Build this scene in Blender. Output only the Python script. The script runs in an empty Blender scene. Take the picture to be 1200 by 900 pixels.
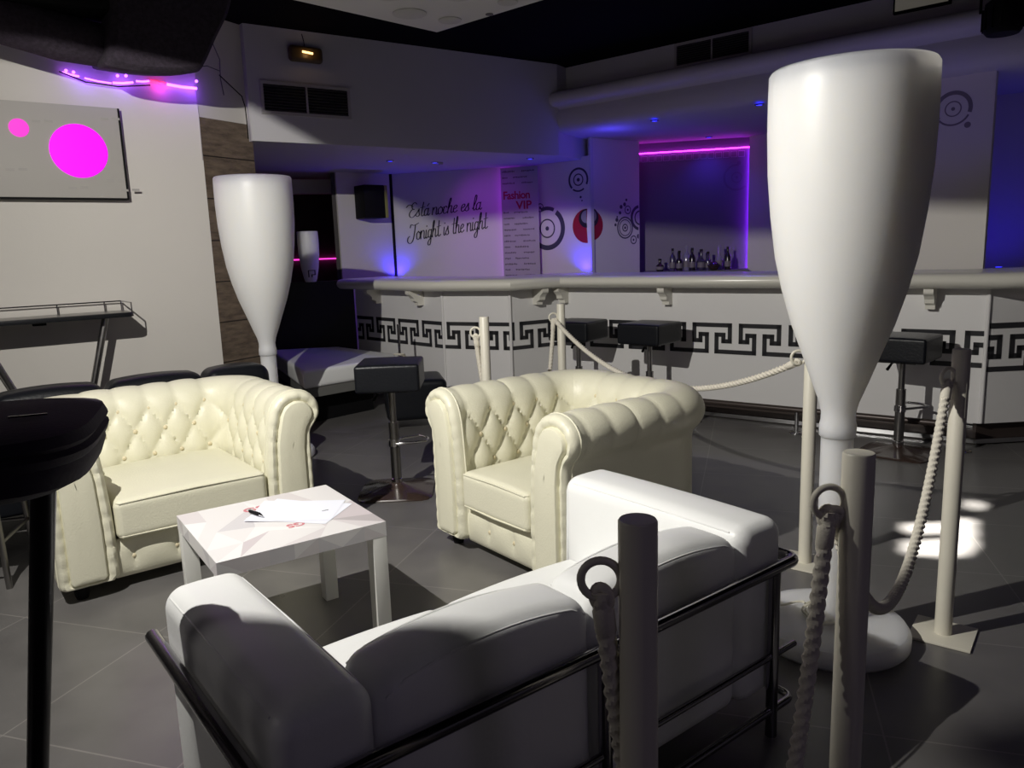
import bpy, bmesh, math, random
from mathutils import Vector, Matrix
random.seed(7)
PI = math.pi
SC = bpy.context.scene
COL = SC.collection
# ------------------------------------------------------------------ camera
H = 1.33
P = math.radians(9.95); R = math.atan(.034)
fw = Vector((0, math.cos(P), -math.sin(P))); r0 = Vector((1, 0, 0)); u0 = r0.cross(fw)
rr = r0 * math.cos(R) - u0 * math.sin(R); uu = r0 * math.sin(R) + u0 * math.cos(R)
cd = bpy.data.cameras.new('camera'); cam = bpy.data.objects.new('camera', cd); COL.objects.link(cam)
mt = Matrix((rr, uu, -fw)).transposed().to_4x4(); mt.translation = Vector((0, 0, H)); cam.matrix_world = mt
cd.sensor_width = 36; cd.lens = 906 / 1200 * 36; cd.clip_start = .02
SC.camera = cam
SC.view_settings.view_transform = 'Standard'; SC.view_settings.look = 'None'
SC.view_settings.exposure = 0; SC.view_settings.gamma = 1; SC.view_settings.use_curve_mapping = False
# ------------------------------------------------------------------ world and main light
w = bpy.data.worlds.new('world'); SC.world = w; w.use_nodes = True
w.node_tree.nodes['Background'].inputs[0].default_value = (.62, .55, .70, 1)
w.node_tree.nodes['Background'].inputs[1].default_value = .036
LP = Vector((-1.6, 1.55, 2.6))           # the work light under the ceiling
def lamp(name, kind, loc, col, power, aim=None, size=.02, spot=None, blend=.5, sx=None, sy=None):
    d = bpy.data.lights.new(name, kind); d.energy = power; d.color = col
    if kind == 'AREA':
        d.shape = 'RECTANGLE'; d.size = sx; d.size_y = sy
    else: d.shadow_soft_size = size
    if kind == 'SPOT': d.spot_size = math.radians(spot); d.spot_blend = blend
    o = bpy.data.objects.new(name, d); COL.objects.link(o); o.location = loc
    if aim is not None: o.rotation_euler = (Vector(aim) - Vector(loc)).to_track_quat('-Z', 'Y').to_euler()
    return o
lamp('work_light_beam', 'SPOT', LP, (1, .965, .90), 430, aim=(.9, 5.6, .9), size=.011, spot=172, blend=1)
lamp('rear_fill_light', 'AREA', (1.6, -1.4, 2.7), (.70, .58, .9), 2.6, aim=(.4, 1.2, .4), sx=.6, sy=.6)  # added fill from behind the camera, no fixture there
lamp('left_fill_light', 'AREA', (-3.7, .7, 2.3), (1, .93, .88), 5, aim=(.4, 1.3, .7), sx=.5, sy=.5)  # added fill that lightens the left sides of the near posts
# ------------------------------------------------------------------ materials
MATS = {}
def mat(name, col, rough=.5, metal=0, bump=0, bscale=40, emit=None, estr=0, coat=0, var=0, vscale=6, spec=.5, trans=0):
    m = bpy.data.materials.new(name); m.use_nodes = True; nt = m.node_tree; b = nt.nodes['Principled BSDF']
    b.inputs['Base Color'].default_value = (*col, 1); b.inputs['Roughness'].default_value = rough
    b.inputs['Metallic'].default_value = metal; b.inputs['Coat Weight'].default_value = coat
    b.inputs['Specular IOR Level'].default_value = spec; b.inputs['Transmission Weight'].default_value = trans
    if emit: b.inputs['Emission Color'].default_value = (*emit, 1); b.inputs['Emission Strength'].default_value = estr
    tc = nt.nodes.new('ShaderNodeTexCoord')
    if var:
        n = nt.nodes.new('ShaderNodeTexNoise'); n.inputs['Scale'].default_value = vscale; n.inputs['Detail'].default_value = 5
        nt.links.new(tc.outputs['Object'], n.inputs['Vector'])
        mx = nt.nodes.new('ShaderNodeMixRGB'); mx.inputs[1].default_value = (*[c * (1 - var) for c in col], 1)
        mx.inputs[2].default_value = (*[min(1, c * (1 + var)) for c in col], 1)
        nt.links.new(n.outputs['Fac'], mx.inputs[0]); nt.links.new(mx.outputs[0], b.inputs['Base Color'])
    if bump:
        n = nt.nodes.new('ShaderNodeTexNoise'); n.inputs['Scale'].default_value = bscale; n.inputs['Detail'].default_value = 4
        nt.links.new(tc.outputs['Object'], n.inputs['Vector'])
        bp = nt.nodes.new('ShaderNodeBump'); bp.inputs['Strength'].default_value = bump; bp.inputs['Distance'].default_value = .004
        nt.links.new(n.outputs['Fac'], bp.inputs['Height']); nt.links.new(bp.outputs[0], b.inputs['Normal'])
    MATS[name] = m; return m
CREAM = mat('cream_leather', (.78, .76, .60), .42, bump=.25, bscale=120, var=.05, vscale=5)
CREAM_D = mat('cream_button', (.70, .62, .42), .4)
WHITE_L = mat('white_leather', (.90, .91, .90), .4, bump=.12, bscale=90)
CHROME = mat('dark_chrome', (.30, .29, .31), .16, metal=1)
CHROME_B = mat('bright_chrome', (.75, .75, .76), .12, metal=1)
STEEL = mat('brushed_tube', (.32, .31, .30), .3, metal=1)
SHELL = mat('white_polyethylene', (.80, .80, .79), .42)
_b = SHELL.node_tree.nodes['Principled BSDF']; _b.inputs['Subsurface Weight'].default_value = 1; _b.inputs['Subsurface Radius'].default_value = (1, .95, .85); _b.inputs['Subsurface Scale'].default_value = .17
PAINT = mat('white_wall_paint', (.72, .69, .64), .75, bump=.1, bscale=60, var=.03, vscale=2)
PAINT_G = mat('soffit_paint', (.62, .61, .62), .8, bump=.1, bscale=30, var=.04, vscale=2)
BARW = mat('bar_white_laminate', (.80, .79, .78), .32, var=.02, vscale=2)
RIM = mat('counter_cream_lacquer', (.78, .76, .68), .25)
KEY = mat('meander_mirror_grey', (.05, .05, .055), .22, metal=.3)
POST = mat('cream_post_paint', (.74, .71, .60), .4, var=.06, vscale=8)
ROPE = mat('cream_rope', (.74, .70, .60), .85, bump=.3, bscale=300)
BLK_L = mat('black_leather', (.007, .008, .011), .38, bump=.3, bscale=80, spec=.35)
BLK_F = mat('black_velvet', (.012, .006, .018), .8, bump=.3, bscale=120)
BLK = mat('black_paint', (.004, .004, .005), .7, spec=.2)
CEIL = mat('black_ceiling_paint', (.002, .002, .0025), .95, spec=.1)
BLACKWALL = mat('black_wall_paint', (.008, .008, .009), .55)
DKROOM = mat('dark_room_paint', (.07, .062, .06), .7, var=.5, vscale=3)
BROWN = mat('brown_base', (.05, .032, .026), .25, coat=.3)
RAILM = mat('brown_footrail', (.06, .045, .04), .35, metal=.3)
GREYP = mat('grey_platform', (.16, .16, .15), .6)
INK = mat('black_ink', (.012, .01, .02), .5)
INKG = mat('grey_ink', (.055, .055, .08), .5)
RED = mat('red_ink', (.34, .008, .03), .5)
BANR = mat('banner_vinyl', (.42, .38, .38), .55)
BANT = mat('banner_small_print', (.14, .12, .13), .6)
DUCT = mat('vent_white', (.5, .48, .46), .6)
DUCTB = mat('vent_slat_grey', (.10, .10, .10), .6)
PAPER = mat('paper_white', (.84, .86, .95), .6)
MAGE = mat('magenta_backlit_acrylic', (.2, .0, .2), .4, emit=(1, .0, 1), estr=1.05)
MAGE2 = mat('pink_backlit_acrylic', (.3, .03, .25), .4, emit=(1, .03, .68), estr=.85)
LEDM = mat('magenta_led', (.9, .1, .9), .4, emit=(.8, .03, 1), estr=8)
LEDV = mat('violet_led', (.5, .1, .9), .4, emit=(.26, .02, 1), estr=22)
LEDB = mat('blue_led', (.1, .1, .9), .4, emit=(.03, .03, 1), estr=3)
LEDR = mat('red_led', (.9, .1, .1), .4, emit=(1, .02, .1), estr=4)
LEDP = mat('purple_white_led', (.9, .5, .9), .4, emit=(.42, .10, 1), estr=5)
BOARD = mat('acrylic_board', (.50, .48, .45), .45, var=.03, vscale=4)
WARM = mat('warm_bulb', (.9, .6, .3), .4, emit=(1, .55, .2), estr=3)
AMB = mat('amber_plastic', (.10, .07, .03), .35)
YEL = mat('olive_foam_side', (.30, .30, .09), .7)
GLASSY = mat('bottle_glass', (.10, .08, .16), .12, trans=.4, coat=.5)
GLASSC = mat('clear_bottle_glass', (.55, .5, .7), .08, trans=.6)
BTL_D = mat('dark_bottle', (.02, .015, .02), .15)
def canopy_mat():
    m = mat('black_pile_fabric', (.035, .026, .04), .95, bump=1, bscale=160, var=.85, vscale=50)
    return m
CANO = canopy_mat()
def floor_mat():
    m = bpy.data.materials.new('dark_stone_tile'); m.use_nodes = True; nt = m.node_tree; b = nt.nodes['Principled BSDF']
    tc = nt.nodes.new('ShaderNodeTexCoord'); mp = nt.nodes.new('ShaderNodeMapping')
    mp.inputs['Rotation'].default_value = (0, 0, math.radians(17.2)); mp.inputs['Location'].default_value = (.23, .31, 0)
    nt.links.new(tc.outputs['Object'], mp.inputs['Vector'])
    br = nt.nodes.new('ShaderNodeTexBrick'); br.offset = 0; br.inputs['Scale'].default_value = 1
    br.inputs['Brick Width'].default_value = .6; br.inputs['Row Height'].default_value = .6; br.inputs['Mortar Size'].default_value = .003
    br.inputs['Mortar Smooth'].default_value = .3
    br.inputs['Color1'].default_value = (.165, .158, .155, 1); br.inputs['Color2'].default_value = (.18, .172, .167, 1)
    br.inputs['Mortar'].default_value = (.29, .275, .26, 1)
    nt.links.new(mp.outputs[0], br.inputs['Vector'])
    n = nt.nodes.new('ShaderNodeTexNoise'); n.inputs['Scale'].default_value = 5; n.inputs['Detail'].default_value = 8
    nt.links.new(tc.outputs['Object'], n.inputs['Vector'])
    mx = nt.nodes.new('ShaderNodeMixRGB'); mx.blend_type = 'MULTIPLY'; mx.inputs[0].default_value = .5
    nt.links.new(br.outputs['Color'], mx.inputs[1]); nt.links.new(n.outputs['Fac'], mx.inputs[2])
    gm = nt.nodes.new('ShaderNodeBrightContrast'); gm.inputs['Bright'].default_value = .012
    nt.links.new(mx.outputs[0], gm.inputs[0]); nt.links.new(gm.outputs[0], b.inputs['Base Color'])
    rr_ = nt.nodes.new('ShaderNodeMapRange'); rr_.inputs['To Min'].default_value = .22; rr_.inputs['To Max'].default_value = .42
    nt.links.new(n.outputs['Fac'], rr_.inputs['Value']); nt.links.new(rr_.outputs[0], b.inputs['Roughness'])
    return m
FLOOR = floor_mat()
def wood_mat():
    m = bpy.data.materials.new('rough_brown_planks'); m.use_nodes = True; nt = m.node_tree; b = nt.nodes['Principled BSDF']
    tc = nt.nodes.new('ShaderNodeTexCoord'); mp = nt.nodes.new('ShaderNodeMapping'); mp.inputs['Scale'].default_value = (3, 3, 14)
    nt.links.new(tc.outputs['Object'], mp.inputs['Vector'])
    n = nt.nodes.new('ShaderNodeTexNoise'); n.inputs['Scale'].default_value = 2; n.inputs['Detail'].default_value = 10; n.inputs['Roughness'].default_value = .7
    nt.links.new(mp.outputs[0], n.inputs['Vector'])
    cr = nt.nodes.new('ShaderNodeValToRGB'); cr.color_ramp.elements[0].position = .3; cr.color_ramp.elements[0].color = (.075, .055, .038, 1)
    cr.color_ramp.elements[1].position = .75; cr.color_ramp.elements[1].color = (.27, .205, .145, 1)
    nt.links.new(n.outputs['Fac'], cr.inputs[0])
    sp = nt.nodes.new('ShaderNodeSeparateXYZ'); nt.links.new(tc.outputs['Object'], sp.inputs[0])
    ml = nt.nodes.new('ShaderNodeMath'); ml.operation = 'FRACT'; m2 = nt.nodes.new('ShaderNodeMath'); m2.operation = 'MULTIPLY'; m2.inputs[1].default_value = 1 / .29
    nt.links.new(sp.outputs['Z'], m2.inputs[0]); nt.links.new(m2.outputs[0], ml.inputs[0])
    g = nt.nodes.new('ShaderNodeMath'); g.operation = 'GREATER_THAN'; g.inputs[1].default_value = .03; nt.links.new(ml.outputs[0], g.inputs[0])
    mx = nt.nodes.new('ShaderNodeMixRGB'); mx.inputs[1].default_value = (.02, .014, .01, 1)
    nt.links.new(g.outputs[0], mx.inputs[0]); nt.links.new(cr.outputs[0], mx.inputs[2]); nt.links.new(mx.outputs[0], b.inputs['Base Color'])
    b.inputs['Roughness'].default_value = .7
    return m
WOOD = wood_mat()
# ------------------------------------------------------------------ mesh helpers
class MB:
    def __init__(s): s.v = []; s.f = []; s.mi = []; s.cur = 0
    def add(s, vs, fs, mi=None):
        o = len(s.v); s.v += [tuple(p) for p in vs]; s.f += [tuple(i + o for i in f) for f in fs]
        s.mi += [s.cur if mi is None else mi] * len(fs); return s
    def box(s, c, d, rz=0):
        cx, cy, cz = c; x, y, z = d[0] / 2, d[1] / 2, d[2] / 2; k, q = math.cos(rz), math.sin(rz)
        vs = [(cx + a * x * k - b * y * q, cy + a * x * q + b * y * k, cz + e * z) for a in (-1, 1) for b in (-1, 1) for e in (-1, 1)]
        return s.add(vs, [(0, 1, 3, 2), (4, 6, 7, 5), (0, 4, 5, 1), (2, 3, 7, 6), (0, 2, 6, 4), (1, 5, 7, 3)])
    def wall(s, A, B, z0, z1, t=.08, side=1):
        # vertical slab whose front face runs A->B, thickness t to the given side (+1 = left of A->B)
        A = Vector(A[:2]); B = Vector(B[:2]); d = (B - A).normalized(); n = Vector((-d.y, d.x)) * side * t
        ps = [A, B, B + n, A + n]
        if side < 0: ps = ps[::-1]
        return s.prism(ps, z0, z1)
    def prism(s, ps, z0, z1):
        n = len(ps); vs = [(p[0], p[1], z0) for p in ps] + [(p[0], p[1], z1) for p in ps]
        fs = [tuple(range(n))[::-1], tuple(range(n, 2 * n))] + [(i, (i + 1) % n, n + (i + 1) % n, n + i) for i in range(n)]
        return s.add(vs, fs)
    def lathe(s, prof, c=(0, 0, 0), n=40, cap=True):
        vs = []; fs = []
        for (r, z) in prof:
            for i in range(n):
                a = 2 * PI * i / n; vs.append((c[0] + r * math.cos(a), c[1] + r * math.sin(a), c[2] + z))
        for k in range(len(prof) - 1):
            for i in range(n):
                j = (i + 1) % n; fs.append((k * n + i, k * n + j, (k + 1) * n + j, (k + 1) * n + i))
        if cap:
            fs.append(tuple(range(n))[::-1]); fs.append(tuple((len(prof) - 1) * n + i for i in range(n)))
        return s.add(vs, fs)
    def tube(s, pts, r, n=12, closed=False, twist=None, cap=True):
        pts = [Vector(p) for p in pts]; N = len(pts); vs = []; fs = []
        up = Vector((0, 0, 1)); prev = None; L = 0
        for k, p in enumerate(pts):
            if closed: t = pts[(k + 1) % N] - pts[k - 1]
            else: t = pts[min(k + 1, N - 1)] - pts[max(k - 1, 0)]
            t.normalize()
            if prev is None:
                a = up if abs(t.z) < .9 else Vector((1, 0, 0)); x = t.cross(a).normalized()
            else: x = (prev - t * prev.dot(t)).normalized()
            prev = x; y = t.cross(x)
            if k: L += (pts[k] - pts[k - 1]).length
            rad = r[k] if isinstance(r, (list, tuple)) else r
            for i in range(n):
                a = 2 * PI * i / n; q = rad
                if twist: q = rad * (1 + .44 * abs(math.cos(1.5 * (a - twist * L))) - .26)
                vs.append(p + x * q * math.cos(a) + y * q * math.sin(a))
        M = N if closed else N - 1
        for k in range(M):
            k2 = (k + 1) % N
            for i in range(n):
                j = (i + 1) % n; fs.append((k * n + i, k * n + j, k2 * n + j, k2 * n + i))
        if not closed and cap:
            fs.append(tuple(range(n))[::-1]); fs.append(tuple((N - 1) * n + i for i in range(n)))
        return s.add(vs, fs)
    def cyl(s, a, b, r, n=16): return s.tube([a, b], r, n)
    def cushion(s, c, d, r=.03, dome=0, n=12, crown=0, rz=0):
        hx, hy, hz = d[0] / 2, d[1] / 2, d[2] / 2; r = min(r, hx * .98, hy * .98, hz * .98)
        def ax(h):
            o = [-h]; 
            for t in (.12, .3, .55, .8): o.append(-h + r * t)
            m = 9
            for i in range(m + 1): o.append(-(h - r) + 2 * (h - r) * i / m)
            for t in (.8, .55, .3, .12): o.append(h - r * t)
            o.append(h); return o
        A = [ax(hx), ax(hy), ax(hz)]; k, q_ = math.cos(rz), math.sin(rz)
        for axis in range(3):
            for sg in (-1, 1):
                U = A[(axis + 1) % 3]; V = A[(axis + 2) % 3]; vs = []; fs = []
                for u in U:
                    for v in V:
                        q = [0, 0, 0]; q[axis] = sg * (hx, hy, hz)[axis]; q[(axis + 1) % 3] = u; q[(axis + 2) % 3] = v
                        core = [max(-(h - r), min(h - r, t)) for t, h in zip(q, (hx, hy, hz))]
                        dl = Vector([a - b for a, b in zip(q, core)]); dl = dl.normalized() * r if dl.length > 1e-6 else dl
                        pnt = [a + b for a, b in zip(core, dl)]
                        fx = max(0, 1 - (pnt[0] / hx) ** 2); fy = max(0, 1 - (pnt[1] / hy) ** 2); fz = max(0, 1 - (pnt[2] / hz) ** 2)
                        if pnt[2] > 0: pnt[2] += dome * fx * math.sqrt(fy) * min(1, pnt[2] / hz * 1.2)
                        if crown: pnt[1] += crown * fx * fz * (1 if pnt[1] > 0 else -1)
                        x, y = pnt[0], pnt[1]
                        vs.append((c[0] + x * k - y * q_, c[1] + x * q_ + y * k, c[2] + pnt[2]))
                nv = len(V)
                for i in range(len(U) - 1):
                    for j in range(nv - 1):
                        f = (i * nv + j, (i + 1) * nv + j, (i + 1) * nv + j + 1, i * nv + j + 1)
                        fs.append(f if sg > 0 else f[::-1])
                s.add(vs, fs)
        return s
    def build(s, name, m, parent=None, smooth=False, bevel=0, seg=2, weld=True, recalc=True):
        me = bpy.data.meshes.new(name)
        bm = bmesh.new(); bv = [bm.verts.new(p) for p in s.v]
        for f, mi in zip(s.f, s.mi):
            try: fc = bm.faces.new([bv[i] for i in f]); fc.material_index = mi
            except ValueError: pass
        if weld: bmesh.ops.remove_doubles(bm, verts=bm.verts, dist=1e-5)
        if recalc: bmesh.ops.recalc_face_normals(bm, faces=bm.faces)
        if bevel:
            es = [e for e in bm.edges if len(e.link_faces) == 2 and e.calc_face_angle(0) > .5]
            bmesh.ops.bevel(bm, geom=es, offset=bevel, segments=seg, profile=.6, affect='EDGES', clamp_overlap=True)
        bm.to_mesh(me); bm.free()
        for mm in (m if isinstance(m, (list, tuple)) else [m]): me.materials.append(mm)
        o = bpy.data.objects.new(name, me); COL.objects.link(o)
        if parent: o.parent = parent
        if smooth or bevel:
            for p in me.polygons: p.use_smooth = True
            try: me.set_sharp_from_angle(angle=math.radians(40 if smooth else 50))
            except Exception: pass
        return o
def tag(o, label=None, cat=None, group=None, kind=None):
    if label: o['label'] = label
    if cat: o['category'] = cat
    if group: o['group'] = group
    if kind: o['kind'] = kind
    return o
def empty(name, loc, rz=0, label=None, cat=None, group=None):
    o = bpy.data.objects.new(name, None); COL.objects.link(o); o.location = loc; o.rotation_euler = (0, 0, rz); o.empty_display_size = .1
    return tag(o, label, cat, group)
def copy_tree(o, parent=None):
    c = o.copy(); COL.objects.link(c); c.parent = parent
    for ch in [x for x in bpy.data.objects if x.parent == o]: copy_tree(ch, c)
    return c
def struct(mb, name, m, **k): return tag(mb.build(name, m, **k), kind='structure')
def text_mesh(name, body, size, m, parent=None, shear=0, extrude=.001, spacing=1, align='LEFT', bold=0):
    c = bpy.data.curves.new(name, 'FONT'); c.body = body; c.size = size; c.shear = shear; c.extrude = extrude
    c.space_character = spacing; c.align_x = align; c.offset = bold; c.resolution_u = 3
    t = bpy.data.objects.new(name + '_tmp', c); COL.objects.link(t)
    bpy.context.view_layer.update()
    me = bpy.data.meshes.new_from_object(t.evaluated_get(bpy.context.evaluated_depsgraph_get()))
    bpy.data.objects.remove(t); bpy.data.curves.remove(c)
    me.name = name; me.materials.clear(); me.materials.append(m)
    o = bpy.data.objects.new(name, me); COL.objects.link(o)
    if parent: o.parent = parent
    return o
ANG = math.atan2(.613, .79)      # the direction most of the furniture follows
AX = Vector((math.cos(ANG), math.sin(ANG))); BX = Vector((-AX.y, AX.x))
def vframe(A, B):
    """frame of a vertical plane A->B facing the room: x along, z up, returns function (u,z,off)->world and matrix"""
    A = Vector(A[:2]); B = Vector(B[:2]); d = (B - A).normalized(); n = Vector((d.y, -d.x))
    return A, d, n
def onplane(A, B, u, z, off=0):
    A, d, n = vframe(A, B); q = A + d * u + n * off; return Vector((q.x, q.y, z))
def plane_mat(A, B, u, z, off=0):
    A0, d, n = vframe(A, B); q = A0 + d * u + n * off
    return Matrix(((d.x, 0, n.x, q.x), (d.y, 0, n.y, q.y), (0, 1, 0, z), (0, 0, 0, 1)))   # local x along wall, y up, z out
# ------------------------------------------------------------------ room shell
mb = MB(); mb.box((.5, 4, -.05), (14, 17, .1)); struct(mb, 'floor', FLOOR)
mb = MB(); mb.box((.5, 4, 3.03), (14, 17, .1)); struct(mb, 'ceiling', CEIL)
W0 = Vector((-2.15, 5.5)); WA = W0 - AX * 4; WE = W0 + AX * .085; WF = W0 - AX * 6.2
mb = MB(); mb.wall(WF, WE, 0, 2.98, .12); struct(mb, 'wall_left', PAINT)
WR = (-1.86, 5.97)
mb = MB(); mb.wall(WE, WR, 2.29, 2.98, .12); struct(mb, 'wall_left_return', PAINT)
mb = MB(); mb.wall(WE, WR, 0, 2.29, .12); o = struct(mb, 'wall_column', WOOD)
SL = (-1.84, 5.9); SR = (.51, 7.5)
# left bulkhead: solid box between its face and the alcove
mb = MB(); mb.prism([SL, SR, (1.0, 8.3), (.3, 9.9), (-3.9, 9.9), (-3.3, 7.5)], 2.17, 2.98); struct(mb, 'ceiling_bulkhead', PAINT_G)
# bulkhead over the bar with two stepped mouldings
B0 = Vector((.39, 7.67)); B1 = Vector((4.6, 4.0)); bd = (B1 - B0).normalized(); bn = Vector((-bd.y, bd.x)) * -1   # toward the room
prof = [(-.6, 2.98), (-.13, 2.98), (-.13, 2.735), (.10, 2.73), (.135, 2.71), (.15, 2.67), (.14, 2.63), (.11, 2.605), (.045, 2.595), (.03, 2.58),
        (.05, 2.55), (.055, 2.50), (.045, 2.44), (.015, 2.395), (-.05, 2.375), (-.6, 2.37)]
mb = MB(); vs = []; fs = []
for q in (B0, B1):
    for o_, z in prof: p_ = q + bn * o_; vs.append((p_.x, p_.y, z))
n = len(prof)
for i in range(n): fs.append((i, (i + 1) % n, n + (i + 1) % n, n + i))
fs += [tuple(range(n)), tuple(range(n, 2 * n))[::-1]]
mb.add(vs, fs); struct(mb, 'ceiling_cornice', PAINT_G, smooth=True)
# ceiling over the bar
mb = MB(); mb.prism([(.99, 7.68), (4.9, 4.25), (6.5, 6), (6.0, 9.9), (1.0, 9.9)], 2.372, 2.45); struct(mb, 'ceiling_bar', PAINT_G)
# walls behind the bar
T1 = (-1.25, 8.7); T2 = (-.03, 8.38); T3 = (.32, 8.26); C2 = (.83, 7.85); C3 = (1.39, 8.25); K1 = (1.36, 8.5); K2 = (2.57, 8.2)
mb = MB(); mb.wall(T1, (.30, 8.29), 0, 2.2, .08); struct(mb, 'wall_slogan', PAINT)
mb = MB(); mb.wall(T3, C2, 0, 2.2, .06); struct(mb, 'wall_circles', PAINT)
mb = MB(); mb.prism([C2, C3, (1.2, 8.6), (.84, 8.3)], 0, 2.37); struct(mb, 'wall_pillar', PAINT)
mb = MB(); mb.wall(C2, (C2[0] + .03, C2[1] + .022), 1.0, 2.37, .02, side=-1); struct(mb, 'trim_pillar_edge', PAINT_G)
mb = MB(); mb.wall(K1, K2, 0, 2.37, .08); struct(mb, 'wall_back', mat('plum_grey_paint', (.19, .16, .24), .6))
R1 = (2.57, 8.2); R2 = (3.5, 7.0)
mb = MB(); mb.wall((2.5, 8.16), R2, 0, 2.37, .08); struct(mb, 'wall_right_inner', PAINT)
Q0 = Vector((2.35, 6.13)); Q1 = Q0 + bd * 1.2
mb = MB(); mb.wall(Q0, Q1, 1.0, 2.4, .07); struct(mb, 'wall_right_panel', PAINT)
mb = MB(); mb.wall((3.3, 6.6), (5.6, 5.2), 0, 2.4, .08); struct(mb, 'wall_right', PAINT)
# dark alcove on the left behind the glass lamp
mb = MB(); mb.wall((-1.76, 8.3), T1, 0, 2.2, .08); struct(mb, 'wall_speaker', PAINT)
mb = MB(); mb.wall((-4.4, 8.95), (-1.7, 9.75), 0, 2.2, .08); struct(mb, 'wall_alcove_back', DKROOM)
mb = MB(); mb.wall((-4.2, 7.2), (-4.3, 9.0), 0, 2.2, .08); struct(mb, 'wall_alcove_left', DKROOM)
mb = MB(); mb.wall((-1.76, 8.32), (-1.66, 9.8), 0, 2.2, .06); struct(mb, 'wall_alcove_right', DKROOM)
mb = MB(); mb.wall((-3.1, 7.25), (-1.53, 7.68), 0, 1.075, .12); struct(mb, 'wall_low_black', BLACKWALL)
mb = MB(); mb.box((-2.3, 8.75, 2.07), (1.3, .14, .15), .25); struct(mb, 'trim_alcove_beam', PAINT)
# ------------------------------------------------------------------ big glass shaped lamps
GP = [(.0, .0), (.237, .0), (.248, .012), (.248, .045), (.237, .062), (.20, .070), (.075, .072)]
STEM = [(.052, .066), (.050, .09), (.050, .66), (.050, .70)]
BOWL = [(.050, .694), (.0565, .70), (.0565, .735), (.053, .75), (.052, .775), (.060, .81), (.082, .868), (.111, .95), (.151, 1.059), (.182, 1.166), (.2056, 1.272),
        (.2225, 1.401), (.2335, 1.528), (.2375, 1.653), (.2375, 1.74), (.236, 1.815), (.230, 1.825), (.222, 1.822), (.215, 1.79)]
def glass_lamp(loc, label, base=True):
    t = empty('champagne_glass_lamp', loc, 0, label, 'lamp', 'champagne glass shaped floor lamps')
    MB().lathe(GP[1:], n=64).build('base_disc', SHELL, t, smooth=True)
    MB().lathe(STEM, n=40, cap=False).build('stem', SHELL, t, smooth=True)
    MB().lathe(BOWL, n=72).build('glass_bowl', SHELL, t, smooth=True)
    return t
gl = glass_lamp((1.047, 2.43, 0), 'tall white champagne glass floor lamp standing beside the black-railed white sofa')
t = copy_tree(gl); t.location = (-1.59, 5.03, 0); tag(t, 'white champagne glass floor lamp standing in front of the brown plank column')
# cable wound round the foot of the near lamp
pts = []
for i in range(110):
    a = i / 110 * 4 * PI + 2.4; r_ = .072 + .022 * (i / 110) + .004 * math.sin(5 * a)
    pts.append((1.047 + r_ * math.cos(a), 2.43 + r_ * math.sin(a), .080 + .004 * math.sin(3 * a) + .004 * (i / 110)))
for i in range(1, 24): pts.append((1.047 - .045 - i * .012 + .0, 2.43 + .085 + .008 * math.sin(i * .6) - i * .001, .083 if i < 14 else max(.006, .083 - (i - 14) * .012)))
tag(MB().tube(pts, .0045, 8).build('lamp_cable', POST, smooth=True), 'cream cable wound round the foot of the tall glass lamp by the sofa', 'cable')
# ------------------------------------------------------------------ coffee table
TA = 35.0
ct = empty('coffee_table', ((-1.187 - .435) / 2, (2.587 + 2.456) / 2, 0), math.atan2(2.896 - 2.587, -.737 + 1.187), 'low square white side table with printed grey facets between the armchairs', 'table')
FM = [mat('facet_%s' % k, c, .35) for k, c in (('white', (.80, .78, .78)), ('pale', (.70, .66, .67)), ('rose', (.64, .58, .60)), ('grey', (.50, .46, .47)), ('bright', (.86, .85, .85)), ('silver', (.66, .64, .66)))]
hx, hy = .273, .2665
mb = MB(); NX = 5; NY = 4; g = {}
for i in range(NX + 1):
    for j in range(NY + 1):
        x = -hx + 2 * hx * i / NX; y = -hy + 2 * hy * j / NY
        if 0 < i < NX: x += random.uniform(-.045, .045)
        if 0 < j < NY: y += random.uniform(-.055, .055)
        g[i, j] = len(mb.v); mb.v.append((x, y, .45))
WT = [0, 0, 0, 4, 1, 0, 5, 0, 1, 4, 1, 2, 0, 3]
for i in range(NX):
    for j in range(NY):
        a, b, c, d = g[i, j], g[i + 1, j], g[i + 1, j + 1], g[i, j + 1]
        tr = [(a, b, c), (a, c, d)] if random.random() < .5 else [(a, b, d), (b, c, d)]
        for f in tr: mb.f.append(f); mb.mi.append(random.choice(WT))
def side(p0, p1, n_):
    for k in range(n_):
        q0 = [p0[m] + (p1[m] - p0[m]) * k / n_ for m in (0, 1)]; q1 = [p0[m] + (p1[m] - p0[m]) * (k + 1) / n_ for m in (0, 1)]
        s_ = random.uniform(-.02, .02)
        A = (q0[0], q0[1], .45); B = (q1[0], q1[1], .45); Cc = (q1[0], q1[1], .40); D = (q0[0], q0[1], .40)
        if k % 2: mb.add([A, B, Cc, D], [(0, 3, 1)], random.choice(WT)); mb.add([A, B, Cc, D], [(1, 3, 2)], random.choice([1, 5, 0]))
        else: mb.add([A, B, Cc, D], [(0, 3, 2)], random.choice(WT)); mb.add([A, B, Cc, D], [(0, 2, 1)], random.choice([1, 5, 0]))
side((-hx, -hy), (hx, -hy), 7); side((hx, -hy), (hx, hy), 6); side((hx, hy), (-hx, hy), 7); side((-hx, hy), (-hx, -hy), 6)
mb.add([(-hx, -hy, .40), (hx, -hy, .40), (hx, hy, .40), (-hx, hy, .40)], [(0, 3, 2, 1)], 0)
mb.build('table_top', FM, ct, weld=False)
TLEG = mat('table_leg_white', (.74, .74, .70), .4)
for sx in (-1, 1):
    for sy in (-1, 1):
        MB().box((sx * (hx - .0255), sy * (hy - .0255), .1995), (.05, .05, .399)).build('leg', TLEG, ct, bevel=.002)
PINK = mat('pink_print', (.62, .22, .25), .5)
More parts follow.
